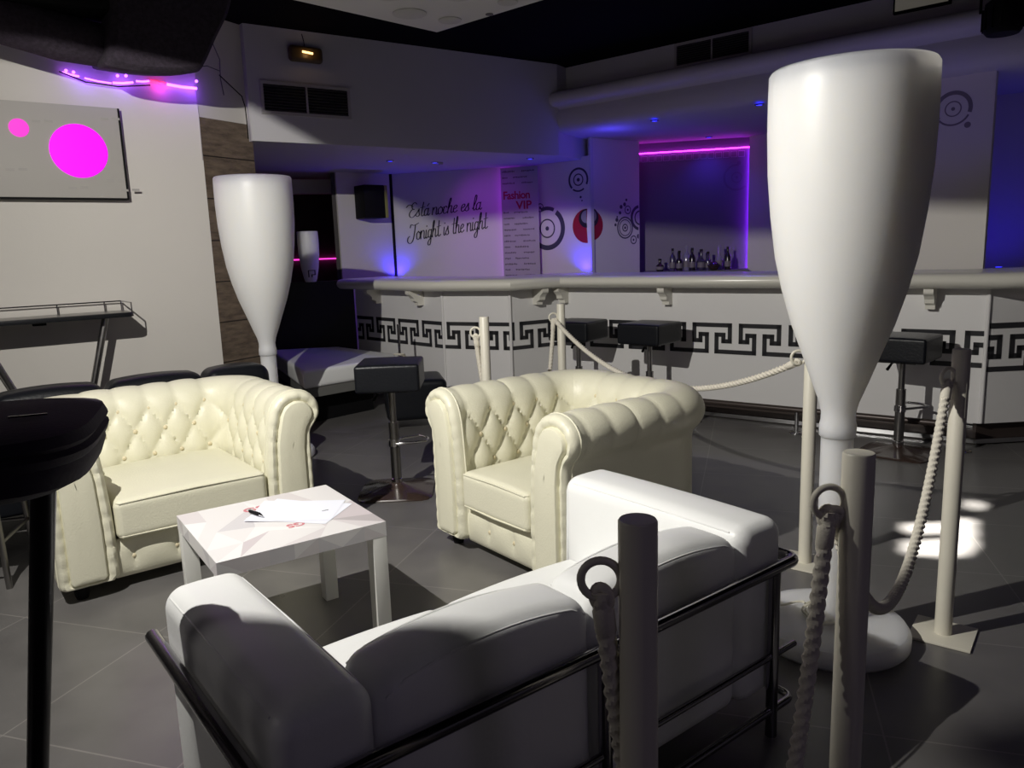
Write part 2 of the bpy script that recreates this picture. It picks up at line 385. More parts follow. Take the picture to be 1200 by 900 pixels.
for body, x, y, rz_, sz in (('GS', -.075, .135, 0, .062), ('GS', .055, -.085, PI, .05)):
    o = text_mesh('printed_letters', body, sz, PINK, ct, extrude=.0003, bold=.0016); o.location = (x, y, .4504); o.rotation_euler = (0, 0, rz_)
ts = ct.rotation_euler.z
def onT(x, y, z): c, s = math.cos(ts), math.sin(ts); return Vector((ct.location.x + x * c - y * s, ct.location.y + x * s + y * c, z))
pp = empty('sheet_of_paper', onT(.075, .035, .4512), ts + math.radians(-16), 'white sheets of paper lying on the faceted side table', 'paper')
mb = MB()
def sheet(mb, cx, cy, rz_, z):
    N = 10; vs = []; fs = []
    for i in range(N + 1):
        for j in range(N + 1):
            u = i / N - .5; v = j / N - .5; x = u * .21; y = v * .297
            zz = z + .006 * max(0, (u + v - .62)) ** 1 * 2 + .010 * max(0, -u + v - .7)
            c, s = math.cos(rz_), math.sin(rz_); vs.append((cx + x * c - y * s, cy + x * s + y * c, zz))
    for i in range(N):
        for j in range(N): a = i * (N + 1) + j; fs.append((a, a + N + 1, a + N + 2, a + 1))
    mb.add(vs, fs)
sheet(mb, 0, 0, math.radians(70), .0008); sheet(mb, .012, -.012, math.radians(58), 0)
mb.build('sheets', PAPER, pp, weld=False, recalc=False)
o = text_mesh('small_print', 'Hoja', .012, INK, pp, extrude=.0002); o.location = (.085, -.05, .0019); o.rotation_euler = (0, 0, math.radians(20))
pen = empty('ballpoint_pen', onT(-.055, .085, .4605), ts + math.radians(-75), 'black ballpoint pen lying on the white paper', 'pen')
MB().tube([(-.03, 0, 0), (-.028, 0, 0), (.03, 0, 0), (.034, 0, 0)], [.004, .0062, .0062, .005], 14).build('barrel', BLK, pen, smooth=True)
MB().tube([(.034, 0, 0), (.048, 0, -.002), (.054, 0, -.003)], [.0055, .003, .001], 12).build('tip', CHROME_B, pen, smooth=True)
MB().tube([(-.03, 0, 0), (-.038, 0, 0)], .0028, 10).build('push_button', CHROME_B, pen)
MB().box((-.012, 0, .0072), (.036, .003, .0015)).build('clip', CHROME_B, pen)
# ------------------------------------------------------------------ chesterfield armchairs
PR = [(.0, .21), (.0, .28), (.004, .36), (.010, .44), (.016, .52), (.022, .58), (.032, .63), (.050, .672), (.082, .706), (.125, .725), (.172, .728), (.218, .714), (.254, .684), (.272, .644),
      (.268, .602), (.250, .570), (.226, .552), (.216, .535), (.216, .45), (.216, .06), (.02, .06)]
def dens(pr, step=.012):
    out = []; L = 0; ql = []
    for k in range(len(pr) - 1):
        a = Vector(pr[k]); b = Vector(pr[k + 1]); m = max(1, int((b - a).length / step))
        for i in range(m): out.append(a.lerp(b, i / m)); ql.append(L + (b - a).length * i / m)
        L += (b - a).length
    out.append(Vector(pr[-1])); ql.append(L); return out, ql
def smooth_poly(ps, it=3):
    for _ in range(it):
        ps = [ps[0]] + [(ps[i - 1] + ps[i] * 2 + ps[i + 1]) / 4 for i in range(1, len(ps) - 1)] + [ps[-1]]
    return ps
DSB = .135
def chesterfield(loc, rz, W, D, label):
    t = empty('chesterfield_armchair', loc, rz, label, 'armchair', 'cream chesterfield armchairs')
    sec, ql = dens(PR); sec = smooth_poly(sec)
    nrm = []
    for i in range(len(sec)):
        d = (sec[min(i + 1, len(sec) - 1)] - sec[max(i - 1, 0)]).normalized(); nrm.append(Vector((-d.y, d.x)))   # pointing outward of the upholstery (inner face -> -o)
    ix = W / 2 - .216; iy = D - .20; y0 = .035; rc = .05
    # inner path: left arm front -> back left -> back right -> right arm front
    path = []
    def addseg(a, b, st=.0125):
        a = Vector(a); b = Vector(b); m = max(1, int((b - a).length / st)); d = (b - a).normalized()
        for i in range(m): path.append((a.lerp(b, i / m), d.copy()))
    def addarc(c, a0, a1, r_, m=10):
        for i in range(m):
            a = a0 + (a1 - a0) * i / m; path.append((Vector((c[0] + r_ * math.cos(a), c[1] + r_ * math.sin(a))), Vector((math.sin(a), -math.cos(a))) * (1 if a1 < a0 else -1)))
    addseg((-ix, y0), (-ix, iy - rc)); i0 = len(path)
    addarc((-ix + rc, iy - rc), PI, PI / 2, rc); i1 = len(path)
    addseg((-ix + rc, iy), (ix - rc, iy)); i2 = len(path)
    addarc((ix - rc, iy - rc), PI / 2, 0, rc); i3 = len(path)
    addseg((ix, iy - rc), (ix, y0)); path.append((Vector((ix, y0)), Vector((0, -1))))
    S = [0]
    for k in range(1, len(path)): S.append(S[-1] + (path[k][0] - path[k - 1][0]).length)
    mid = S[-1] / 2
    qb = .20       # q of the middle button row measured from the seat
    def fade(x, a, b): return max(0, min(1, (x - a) / (b - a)))
    def disp(s_, q):
        s1 = (s_ - mid) / DSB; qq = (q - .195) / .23
        a = abs(math.sin(PI * (s1 + qq))); b = abs(math.sin(PI * (s1 - qq)))
        pil = (a * b) ** .38
        top = .425
        pl = abs(math.sin(PI * (s1 + (0 if True else .5)))) ** .4
        k = fade(q, top - .03, top + .05)
        v = pil * (1 - k) + pl * k
        amp = .030 * (1 - k) + .012 * k
        amp *= fade(q, .02, .08) * (1 - fade(q, .80, .90))
        return amp * (v - 1)
    def sect(ks, name):
        vs = []; nsec = len(sec)
        for k in ks:
            p_, d = path[k]; out = Vector((-d.y, d.x))
            endf = min(1, min(S[k] - S[0], S[-1] - S[k]) / .05) if True else 1
            for (o_, z), nn, q in zip(sec, nrm, ql):
                dd = disp(S[k], q) * (.25 + .75 * endf)
                oo = o_ + nn.x * dd; zz = z + nn.y * dd
                vs.append((p_.x + out.x * oo, p_.y + out.y * oo, zz))
        fs = []
        for a in range(len(ks) - 1):
            for b in range(nsec - 1): fs.append((a * nsec + b, (a + 1) * nsec + b, (a + 1) * nsec + b + 1, a * nsec + b + 1))
            fs.append((a * nsec + nsec - 1, (a + 1) * nsec + nsec - 1, (a + 1) * nsec, a * nsec))
        fs.append(tuple(range(nsec))); fs.append(tuple((len(ks) - 1) * nsec + i for i in range(nsec))[::-1])
        MB().add(vs, fs).build(name, CREAM, t, smooth=True)
    c1 = (i0 + i1) // 2; c2 = (i2 + i3) // 2
    sect(list(range(0, c1 + 1)), 'arm'); sect(list(range(c1, c2 + 1)), 'backrest'); sect(list(range(c2, len(path))), 'arm')
    # buttons
    bt = None
    for row, q in enumerate((.195, .31, .425)):
        off = 0 if row % 2 == 0 else .5
        for m in range(-20, 21):
            s_ = mid + (m + off) * DSB
            if s_ < .05 or s_ > S[-1] - .05: continue
            k = min(range(len(S)), key=lambda i: abs(S[i] - s_)); j = min(range(len(ql)), key=lambda i: abs(ql[i] - q))
            p_, d = path[k]; out = Vector((-d.y, d.x)); o_ = sec[j].x - nrm[j].x * .021; z = sec[j].y - nrm[j].y * .021
            if bt is None:
                bt = MB().lathe([(.010, -.004), (.0105, .001), (.008, .0045), (.003, .006)], n=12).build('button', CREAM_D, t, smooth=True); b_ = bt
            else: b_ = bt.copy(); COL.objects.link(b_); b_.parent = t
            nv = Vector((out.x * nrm[j].x, out.y * nrm[j].x, nrm[j].y))
            b_.location = (p_.x + out.x * o_, p_.y + out.y * o_, z); b_.rotation_euler = nv.to_track_quat('Z', 'Y').to_euler()
    # arm fronts: smooth panel in a pleated ruff, piping round it
    for sg in (-1, 1):
        base = [(o_, z) for (o_, z) in [(p.x, p.y) for p in sec]]
        base = [p for p in base]
        # bottom closing
        lo = [(-.0 + .02 * (1 - i / 6) , .06) for i in range(1)]
        outl = base[:-1] + [(.02 - .02 * 0, .06)] + [(.0, .08 + .13 * i / 11) for i in range(0, 11)]
        outl = [Vector(p) for p in outl]
        med = [Vector((.118, .11)), Vector((.118, .48)), Vector((.158, .605))]
        def near(p):
            best = None
            for a, b in zip(med, med[1:]):
                tt = max(0, min(1, (p - a).dot(b - a) / (b - a).length_squared)); q = a + (b - a) * tt
                if best is None or (p - q).length < (p - best).length: best = q
            return best
        N = len(outl); rings = []
        cum = [0]
        for i in range(1, N): cum.append(cum[-1] + (outl[i] - outl[i - 1]).length)
        for kf, yb in ((1.0, .045), (1.0, .022), (.95, .008), (.85, -.002), (.74, -.002), (.64, .006), (.60, .012)):
            ring = []
            for i, p in enumerate(outl):
                q = near(p); r_ = q + (p - q) * kf
                pleat = (abs(math.sin(PI * cum[i] / .062)) ** .35 - 1) * .0065 * (0 if kf < .63 else 1) * (1 if kf < .96 else .25)
                ring.append((r_.x, yb - pleat, r_.y))
            rings.append(ring)
        vs = [((sg * (ix + x)), y, z) for ring in rings for (x, y, z) in ring]; fs = []
        for a in range(len(rings) - 1):
            for i in range(N): j = (i + 1) % N; fs.append((a * N + i, a * N + j, (a + 1) * N + j, (a + 1) * N + i))
        MB().add(vs, fs).build('arm_ruff', CREAM, t, smooth=True)
        vs = []; fs = []; ks = ((.62, .014), (.61, -.002), (.56, -.010), (.40, -.014), (.2, -.015), (.0, -.015))
        for kf, yb in ks:
            for p in outl: q = near(p); r_ = q + (p - q) * kf; vs.append((sg * (ix + r_.x), yb, r_.y))
        for a in range(len(ks) - 1):
            for i in range(N): j = (i + 1) % N; fs.append((a * N + i, a * N + j, (a + 1) * N + j, (a + 1) * N + i))
        MB().add(vs, fs).build('arm_front_panel', CREAM, t, smooth=True)
        pi_ = [(sg * (ix + p.x), .040, p.y) for p in outl[:: 2]]
        MB().tube(pi_, .004, 8, closed=True).build('piping', CREAM, t, smooth=True)
    # seat cushion, base rail
    cw = 2 * ix - .012
    MB().cushion((0, (iy + .0) / 2 - .002, .300), (cw, iy + .0 - .004, .165), .030, dome=.022).build('seat_cushion', CREAM, t, smooth=True)
    for z in (.232, .372):
        yf = -.001
        MB().tube([(-cw / 2 + .01, .02, z), (-cw / 2 + .02, yf + .006, z), (0, yf + .004, z + (.006 if z > .3 else -.004)), (cw / 2 - .02, yf + .006, z), (cw / 2 - .01, .02, z)], .0042, 8).build('cushion_piping', CREAM, t, smooth=True)
    vs = []; fs = []; NXs = 70; NZs = 16
    for i in range(NXs + 1):
        for j in range(NZs + 1):
            x = (i / NXs - .5) * (2 * ix + .02); v = j / NZs; z = .05 + v * .165
            bul = .022 * math.sin(PI * min(1, max(0, v))) ** .6
            dd = 0
            if abs(x) < ix + .0:
                f = abs(math.sin(PI * (x / .17 + .5))); cz = math.exp(-((v - .5) / .30) ** 2)
                dd = -.018 * (1 - f ** .45) * cz
            vs.append((x, .052 - bul - dd, z))
    for i in range(NXs):
        for j in range(NZs): a = i * (NZs + 1) + j; fs.append((a, a + NZs + 1, a + NZs + 2, a + 1))
    nb = len(vs)
    mbx = MB().add(vs, fs); mbx.box((0, .28, .13), (2 * ix, .44, .15)); mbx.build('front_rail', CREAM, t, smooth=True)
    for m in range(-3, 4):
        x = (m - 0 + .0) * .17 + .085 * 0
        x = (m + .5) * .17
        if abs(x) > ix - .03: continue
        b_ = bt.copy(); COL.objects.link(b_); b_.parent = t; b_.location = (x, .045, .132); b_.rotation_euler = (PI / 2, 0, 0)
    for sx in (-1, 1):
        for y in (.07, D - .09):
            MB().lathe([(.022, 0), (.028, .02), (.03, .056)], (sx * (W / 2 - .08), y, 0), 16).build('foot', BLK, t, smooth=True)
    return t
o1 = Vector((-1.78, 2.83)); W1 = 1.07; c = o1 + AX * W1 / 2
chesterfield((c.x, c.y, 0), ANG, W1, .84, 'cream tufted chesterfield armchair in front of the black sofa along the left wall')
o2 = Vector((-.375, 3.42)); W2 = .90; c = o2 - BX * W2 / 2
chesterfield((c.x, c.y, 0), ANG - PI / 2, W2, .88, 'cream tufted chesterfield armchair with a scuffed arm in front of the bar')
# ------------------------------------------------------------------ white cube sofa with dark chrome frame
SF = empty('tubular_frame_sofa', (-.397, 1.078, 0), ANG, 'white leather two-seat cube sofa in a dark tubular frame seen from behind', 'sofa')
SW, SD, SZ = 1.454, .732, .48
aw = .185
for x in (aw / 2 + .022, SW - aw / 2 - .022):
    mb = MB(); mb.cushion((x, SD / 2 + .004, .352), (aw, SD - .035, .49), .045, dome=.012); a_ = mb.build('arm_cushion', WHITE_L, SF, smooth=True)
    for e in (-1, 1):
        MB().tube([(x + e * (aw / 2 - .012), .075, .5835), (x + e * (aw / 2 - .012), SD / 2, .586), (x + e * (aw / 2 - .012), SD - .06, .582), (x + e * (aw / 2 - .012), SD - .03, .555), (x + e * (aw / 2 - .012), SD - .022, .3)], .0028, 8).build('seam', WHITE_L, a_, smooth=True)
inn = SW - 2 * (aw + .022)
for k in (0, 1):
    x = aw + .022 + inn * (k + .5) / 2
    b_ = MB().cushion((x, .115, .35), (inn / 2 - .006, .18, .465), .045, dome=.035).build('back_cushion', WHITE_L, SF, smooth=True)
    for e in (-1, 1):
        pts = []
        for i in range(13):
            u = i / 12 * 2 - 1; pts.append((x + u * (inn / 4 - .02), .115 + e * .078, .568 + .030 * (1 - u * u) - (.012 if abs(u) > .99 else 0)))
        MB().tube(pts, .0028, 8).build('seam', WHITE_L, b_, smooth=True)
    MB().cushion((x, .440, .265), (inn / 2 - .004, .475, .16), .04, dome=.02).build('seat_cushion', WHITE_L, SF, smooth=True)
MB().cushion((SW / 2, .445, .135), (inn - .01, .475, .09), .02).build('seat_base', WHITE_L, SF, smooth=True)
rt = .0165
def arc(cx, cy, r_, a0, a1, z, n_=8): return [(cx + r_ * math.cos(a0 + (a1 - a0) * i / n_), cy + r_ * math.sin(a0 + (a1 - a0) * i / n_), z) for i in range(n_ + 1)]
rail = [(0, SD, SZ), (0, .05, SZ)] + arc(.03, .03, .03, PI, 1.5 * PI, SZ) + arc(SW - .03, .03, .03, 1.5 * PI, 2 * PI, SZ) + [(SW, .05, SZ), (SW, SD, SZ)]
MB().tube(rail, rt, 14).build('top_rail', CHROME, SF, smooth=True)
rail2 = [(x, y, .075) for x, y, z in rail]; MB().tube(rail2, .011, 12).build('bottom_rail', CHROME, SF, smooth=True)
MB().tube([(.0, .0, .235), (SW, .0, .235)], .009, 10).build('back_rail', CHROME, SF, smooth=True)
for x, y in ((.10, -.0), (SW / 2, -.0), (SW - .10, -.0)):
    MB().tube([(x, y, 0), (x, y, SZ)], .0155, 14).build('leg', CHROME, SF, smooth=True)
for x in (.05, SW - .05):
    MB().tube([(x, SD - .08, 0), (x, SD - .08, .10)], .0155, 14).build('front_foot', CHROME, SF, smooth=True)
# ------------------------------------------------------------------ rope posts and ropes
def post(loc, label, h=.97, ring_ang=PI, ring=True, m=POST):
    t = empty('rope_post', loc, ANG + .25, label, 'rope post', 'cream rope barrier posts')
    MB().lathe([(.0265, .008), (.0265, h - .003), (.0245, h)], n=28).build('pole', m, t, smooth=True)
    MB().box((0, 0, .005), (.185, .185, .008)).build('base_plate', m, t, bevel=.002)
    if ring:
        a = ring_ang - t.rotation_euler.z; pts = []
        for i in range(28):
            b = 2 * PI * i / 28; rr_ = .027
            pts.append((((.0265 + .0235) + rr_ * math.cos(b)) * math.cos(a), ((.0265 + .0235) + rr_ * math.cos(b)) * math.sin(a), h - .085 + rr_ * math.sin(b)))
        MB().tube(pts, .006, 10, closed=True).build('rope_ring', m, t, smooth=True)
    return t
S1 = Vector((-.14, 4.2)); S2 = Vector((.329, 4.96)); S3 = Vector((1.191, 3.031)); S4 = Vector((1.422, 2.412)); S5 = Vector((.584, 1.267)); S6 = Vector((.161, .981))
def ringpt(S, ang, h=.97, low=.0): return Vector((S.x + .050 * math.cos(ang), S.y + .050 * math.sin(ang), h - .085 - .017 + low))
aR = {1: PI * .98, 2: PI * 1.02, 3: PI * .95, 4: PI * 1.1, 5: PI * 1.02, 6: PI * .98}
post((*S1, 0), 'cream rope post rising behind the tufted armchair, leftmost of the row', ring_ang=aR[1])
post((*S2, 0), 'cream rope post rising behind the tufted armchair, near the bar corner', ring_ang=aR[2])
post((*S3, 0), 'cream rope post standing behind the tall champagne glass lamp', h=.95, ring_ang=aR[3])
post((*S4, 0), 'rope post with a white square base plate, right of the tall lamp', ring_ang=aR[4])
post((*S5, 0), 'near rope post in front of the tall lamp stem, right of the sofa', ring_ang=aR[5])
post((*S6, 0), 'nearest thick rope post standing right behind the white sofa back', ring_ang=aR[6])
def rope(a, b, sag, label, tail=None, k=2.0, n_=900, r_=.0125):
    pts = []; n_ = int(((Vector(b) - Vector(a)).length + 2 * sag) / .004)
    for i in range(n_ + 1):
        t_ = i / n_; q = Vector(a).lerp(Vector(b), t_); q.z -= sag * (1 - abs(2 * t_ - 1) ** k); pts.append(q)
    t = empty('barrier_rope', (0, 0, 0), 0, label, 'rope', 'twisted cream barrier ropes')
    o = MB().tube(pts, r_, 15, twist=2 * PI / .066).build('twisted_rope', ROPE, t, smooth=True)
    for e, q in ((0, pts[0]), (1, pts[-1])):
        # eye splice: a loop round the ring and a whipping below it
        d = (pts[14] - pts[0]).normalized() if e == 0 else (pts[-15] - pts[-1]).normalized()
        lp = []; c_ = q - d * .004
        sd = d.cross(Vector((.3, .9, .1))).normalized()
        for i in range(18):
            b_ = 2 * PI * i / 18; lp.append(c_ + d * (.014 - .016 * math.cos(b_)) + sd * .011 * math.sin(b_))
        MB().tube(lp, .0075, 10, closed=True).build('eye_splice', ROPE, t, smooth=True)
        MB().tube([q + d * .022, q + d * .03, q + d * .06, q + d * .066], [r_ * .9, r_ * 1.25, r_ * 1.22, r_ * .9], 14).build('whipping', ROPE, t, smooth=True)
    return t
rope(ringpt(S1, aR[1]), ringpt(S2, aR[2]), .60, 'cream rope hanging in a deep loop behind the armchair, between the two left posts', k=5)
rope(ringpt(S2, aR[2]) + Vector((.01, 0, 0)), ringpt(S3, aR[3], .95), .25, 'long cream rope swagged from the bar corner post to the post behind the lamp')
rope(ringpt(S4, aR[4]), ringpt(S5, aR[5]) + Vector((.01, 0, 0)), .42, 'cream rope drooping between the post right of the lamp and the near post', k=2.0)
rope(ringpt(S5, aR[5]), ringpt(S6, aR[6]), .80, 'cream rope hanging nearly to the floor between the two nearest posts', k=2.6)
# thin dark post with white rope knot behind the day bed
tp = empty('tied_pole', (-.93, 6.42, 0), 0, 'thin dark pole with a white knotted rope at the end of the pale day bed', 'pole')
MB().cyl((0, 0, 0), (0, 0, .74), .011, 10).build('pole', CHROME, tp, smooth=True)
MB().lathe([(.09, 0), (.09, .01)], n=24).build('base_plate', CHROME, tp)
pts = [];
for i in range(90):
    a = i * .55; pts.append((.035 * math.cos(a) * (1 + .4 * math.sin(i * .23)), .035 * math.sin(a), .46 + .035 * math.sin(i * .19)))
MB().tube(pts, .006, 6).build('rope_knot', ROPE, tp, smooth=True)
# ------------------------------------------------------------------ bar counter
BAR = empty('bar_counter', (0, 0, 0), 0, 'long angular white bar counter with a dark Greek key band', 'bar counter')
P0 = Vector((-1.5, 7.6)); P1 = Vector((-.57, 6.60)); P2 = Vector((.005, 6.32)); P3 = Vector((.43, 6.57)); P4 = Vector((2.92, 4.71)); P5 = Vector((4.2, 4.80))
BP = [P0, P1, P2, P3, P4, P5]
def offs(poly, d):
    out = []
    for i, p in enumerate(poly):
        ns = []
        if i > 0: e = (poly[i] - poly[i - 1]).normalized(); ns.append(Vector((e.y, -e.x)))
        if i < len(poly) - 1: e = (poly[i + 1] - poly[i]).normalized(); ns.append(Vector((e.y, -e.x)))
        if len(ns) == 1: out.append(p + ns[0] * d)
        else: m = (ns[0] + ns[1]).normalized(); out.append(p + m * d / max(.4, m.dot(ns[0])))
    return out
MW = .36; MH = .235
def meander(A, B, z0, start=0., flip=False, border=False):
    mb = MB(); A_, d, n = vframe(A, B); L = (Vector(B) - Vector(A)).length; th = .034; T = .004
    k = .36 / 205; yh = MH - .037; z0 = z0 + .0185
    def rect(u0, u1, v0, v1):
        u0, u1 = max(.012, min(u0, u1)), min(L - .012, max(u0, u1))
        if u1 - u0 < .004: return
        v0, v1 = min(v0, v1), max(v0, v1)
        ps = [(u0, v0), (u1, v0), (u1, v1), (u0, v1)]; vs = []
        for off in (.0005, T):
            for u, v in ps: q = A_ + d * u + n * off; vs.append((q.x, q.y, v))
        mb.add(vs, [(4, 5, 6, 7), (0, 3, 2, 1), (0, 1, 5, 4), (1, 2, 6, 5), (2, 3, 7, 6), (3, 0, 4, 7)])
    base = [(0, 0), (158, 0), (158, .60), (130, .60), (130, .36), (100, .36), (100, 1), (262, 1), (262, .36), (233, .36), (233, .60), (205, .60), (205, 0)]
    u0 = start - MW * 2
    while u0 < L:
        for (x0, y0), (x1, y1) in zip(base, base[1:]):
            xa, xb = u0 + x0 * k, u0 + x1 * k; za, zb = z0 + yh * (1 - y0), z0 + yh * (1 - y1); h_ = th / 2 * .92
            rect(min(xa, xb) - h_, max(xa, xb) + h_, min(za, zb) - h_, max(za, zb) + h_)
        u0 += MW
    if border: rect(0, L, z0 + yh + .055, z0 + yh + .055 + th)
    return mb
for i in range(5):
    A, B = BP[i], BP[i + 1]
    pnl = MB().wall(A, B, .15, 1.0, .05).build('front_panel', BARW, BAR)
    if i == 4: meander(A, B, .475, 0.17, border=True).build('greek_key_band', KEY, BAR, weld=False)
    else: meander(A, B, .50, (.0, .05, .1, .13)[i]).build('greek_key_band', KEY, BAR, weld=False)
for p in BP[1:-1]:
    MB().lathe([(.012, 0), (.012, .84)], (p.x, p.y - .004, .155), 12).build('corner_trim', BARW, BAR, smooth=True)
inn_ = offs(BP, -.10); pl = inn_
MB().prism([*offs(BP, -.06), *offs(BP, -.14)[::-1]], 0, .15).build('plinth', RAILM, BAR)
MB().prism([*offs(BP, -.035), *offs(BP, -.058)[::-1]], .012, .04).build('plinth_strip', CHROME_B, BAR)
# countertop with half-round front rim
outp = offs(BP, .19); zt = 1.09; sec_ = [(-.42, .998), (.13, .998), (.165, 1.003), (.19, 1.022), (.2, 1.046), (.193, 1.070), (.175, 1.086), (.14, 1.094), (-.42, 1.094)]
vs = []; lines = [[(*q, z) for q in offs(BP, o_)] for o_, z in sec_]
for i in range(len(BP)):
    for ln in lines: vs.append(ln[i])
n = len(sec_); fs = []
for i in range(len(BP) - 1):
    for j in range(n): fs.append((i * n + j, i * n + (j + 1) % n, (i + 1) * n + (j + 1) % n, (i + 1) * n + j))
fs += [tuple(range(n)), tuple((len(BP) - 1) * n + j for j in range(n))[::-1]]
MB().add(vs, fs).build('countertop', RIM, BAR, smooth=True)
def corbel(A, B, u):
    A_, d, nn = vframe(A, B); prof_ = [(0, .997), (.155, .997), (.155, .975), (.15, .965), (.125, .95), (.105, .93), (.10, .905), (.075, .90), (.075, .895), (.06, .89), (.06, .865), (0, .865)]
    vs = []
    for w_ in (-.028, .028):
        for o_, z in prof_: q = A_ + d * (u + w_) + nn * o_; vs.append((q.x, q.y, z))
    m = len(prof_); fs = [(j, (j + 1) % m, m + (j + 1) % m, m + j) for j in range(m)] + [tuple(range(m)), tuple(range(m, 2 * m))[::-1]]
    MB().add(vs, fs).build('corbel', RIM, BAR)
for i, us in ((0, (.42, 1.08)), (2, (.25,)), (3, (.06, 1.0, 1.95, 2.80)), (4, (.38,))):
    for u in us: corbel(BP[i], BP[i + 1], u)
def footrail(a, b, posts):
    fr = MB().tube([(a.x, a.y, .165), (b.x, b.y, .165)], .021, 14).build('foot_rail', RAILM, BAR, smooth=True)
    d = (b - a).normalized()
    for f in posts:
        q = a.lerp(b, f)
        MB().lathe([(.05, .0), (.05, .006), (.014, .012), (.014, .15)], (q.x, q.y, 0), 18).build('rail_post', CHROME_B, fr, smooth=True)
    MB().cyl((b.x - d.x * .14, b.y - d.y * .14, .165), (b.x, b.y, .165), .0225, 14).build('rail_end', CHROME_B, fr, smooth=True)
fo = offs([P3, P4], .17); fa = fo[0]; fb = fo[1] + (P3 - P4).normalized() * .02
footrail(fa, fb, (.12, .42, .66, .985))
fo = offs([P4, P5], .17); footrail(fo[1], fo[0] + (P5 - P4).normalized() * .35, (.1, .7))
# ------------------------------------------------------------------ bar stools
def bar_stool(loc, rz, label, zt, foot_ang=0):
    t = empty('bar_stool', loc, rz, label, 'bar stool', 'black cube-seat bar stools')
    mb = MB(); N = 40; prof_ = [(.205, 0, .0), (.207, .0, .006), (.203, 0, .012), (.12, 0, .026), (.05, 0, .042), (.028, 0, .055)]
    vs = []; fs = []
    for k, (r_, _, z) in enumerate(prof_):
        sq = max(0, 1 - k / 5)
        for i in range(N):
            a = 2 * PI * i / N; c_, s_ = math.cos(a), math.sin(a)
            e = 2 + 5 * sq; f = (abs(c_) ** e + abs(s_) ** e) ** (-1 / e)
            vs.append((r_ * f * c_, r_ * f * s_, z))
    for k in range(len(prof_) - 1):
        for i in range(N): j = (i + 1) % N; fs.append((k * N + i, k * N + j, (k + 1) * N + j, (k + 1) * N + i))
    fs += [tuple(range(N))[::-1], tuple((len(prof_) - 1) * N + i for i in range(N))]
    MB().add(vs, fs).build('base_plate', BROWN, t, smooth=True)
    MB().lathe([(.03, .05), (.032, .055), (.032, .075), (.026, .08)], n=20).build('collar', CHROME_B, t, smooth=True)
    MB().cyl((0, 0, .07), (0, 0, .40), .0285, 20).build('lower_column', STEEL, t, smooth=True)
    MB().cyl((0, 0, .40), (0, 0, zt - .16), .019, 20).build('upper_column', STEEL, t, smooth=True)
    ft = MB(); pts = [(.0, -.03, .28), (.06, -.06, .285)] + [(.16 + .03 * math.sin(PI * i / 8), -.075 + .15 * i / 8, .285) for i in range(9)] + [(.06, .06, .285), (0, .03, .28)]
    c_, s_ = math.cos(foot_ang), math.sin(foot_ang)
    ft.tube([(x * c_ - y * s_, x * s_ + y * c_, z) for x, y, z in pts], .008, 10); ft.lathe([(.036, .262), (.036, .30)], n=18)
    ft.build('foot_rest', CHROME_B, t, smooth=True)
    MB().tube([(0, .0, zt - .17), (-.06, .05, zt - .175), (-.09, .07, zt - .20)], .005, 8).build('height_lever', CHROME, t, smooth=True)
    MB().tube([(-.085, .067, zt - .195), (-.115, .09, zt - .235)], [.007, .010], 10).build('lever_grip', BLK, t, smooth=True)
    MB().box((0, 0, zt - .158), (.2, .2, .012)).build('seat_plate', BLK, t)
    MB().cushion((0, 0, zt - .077), (.345, .345, .148), .016, dome=.006).build('seat', BLK_L, t, smooth=True)
    return t
zr = math.atan2(bd.y, bd.x)
bar_stool((-.668, 4.214, 0), .03, 'black cube-seat bar stool on a brown base, between the two cream armchairs', .745, foot_ang=.35)
bar_stool((1.02, 5.64, 0), zr, 'black cube-seat bar stool at the bar, above the middle of the long rope', .765, foot_ang=1)
bar_stool((.53, 6.0, 0), zr + .1, 'black cube-seat bar stool partly behind the rope post at the bar corner', .765, foot_ang=2)
bar_stool((2.385, 4.652, 0), zr - .05, 'black cube-seat bar stool at the bar, right of the tall glass lamp', .735, foot_ang=1.2)
# ------------------------------------------------------------------ pale day bed and black pouf
db = empty('day_bed', (-1.6, 5.9, 0), 0, 'pale low day bed in half shadow between the lamp and the bar', 'day bed')
def rel(ps): return [(x + 1.6, y - 5.9) for x, y in ps]
poly = [(-1.60, 5.86), (-.97, 6.50), (-1.02, 6.74), (-1.66, 7.42), (-2.3, 7.33)]
MB().prism(rel(poly), .31, .455).build('mattress', WHITE_L, db, bevel=.035, seg=4)
MB().prism(rel([(-1.585, 5.90), (-1.0, 6.50), (-1.05, 6.72), (-1.67, 7.38), (-2.27, 7.30)]), .235, .309).build('platform', GREYP, db)
MB().prism(rel([(-1.62, 6.1), (-1.2, 6.55), (-1.3, 6.75), (-1.75, 7.25), (-2.1, 7.15)]), 0, .235).build('base', BLK, db)
pf = empty('pouf', (-.76, 5.93, 0), .2, 'black square pouf by the bar corner behind the bar stool', 'pouf')
MB().cushion((0, 0, .225), (.46, .46, .30), .04, dome=.01).build('cushion', BLK_L, pf, smooth=True)
for sx in (-1, 1):
    for sy in (-1, 1): MB().cyl((sx * .18, sy * .18, 0), (sx * .18, sy * .18, .075), .018, 12).build('foot', BLK, pf)
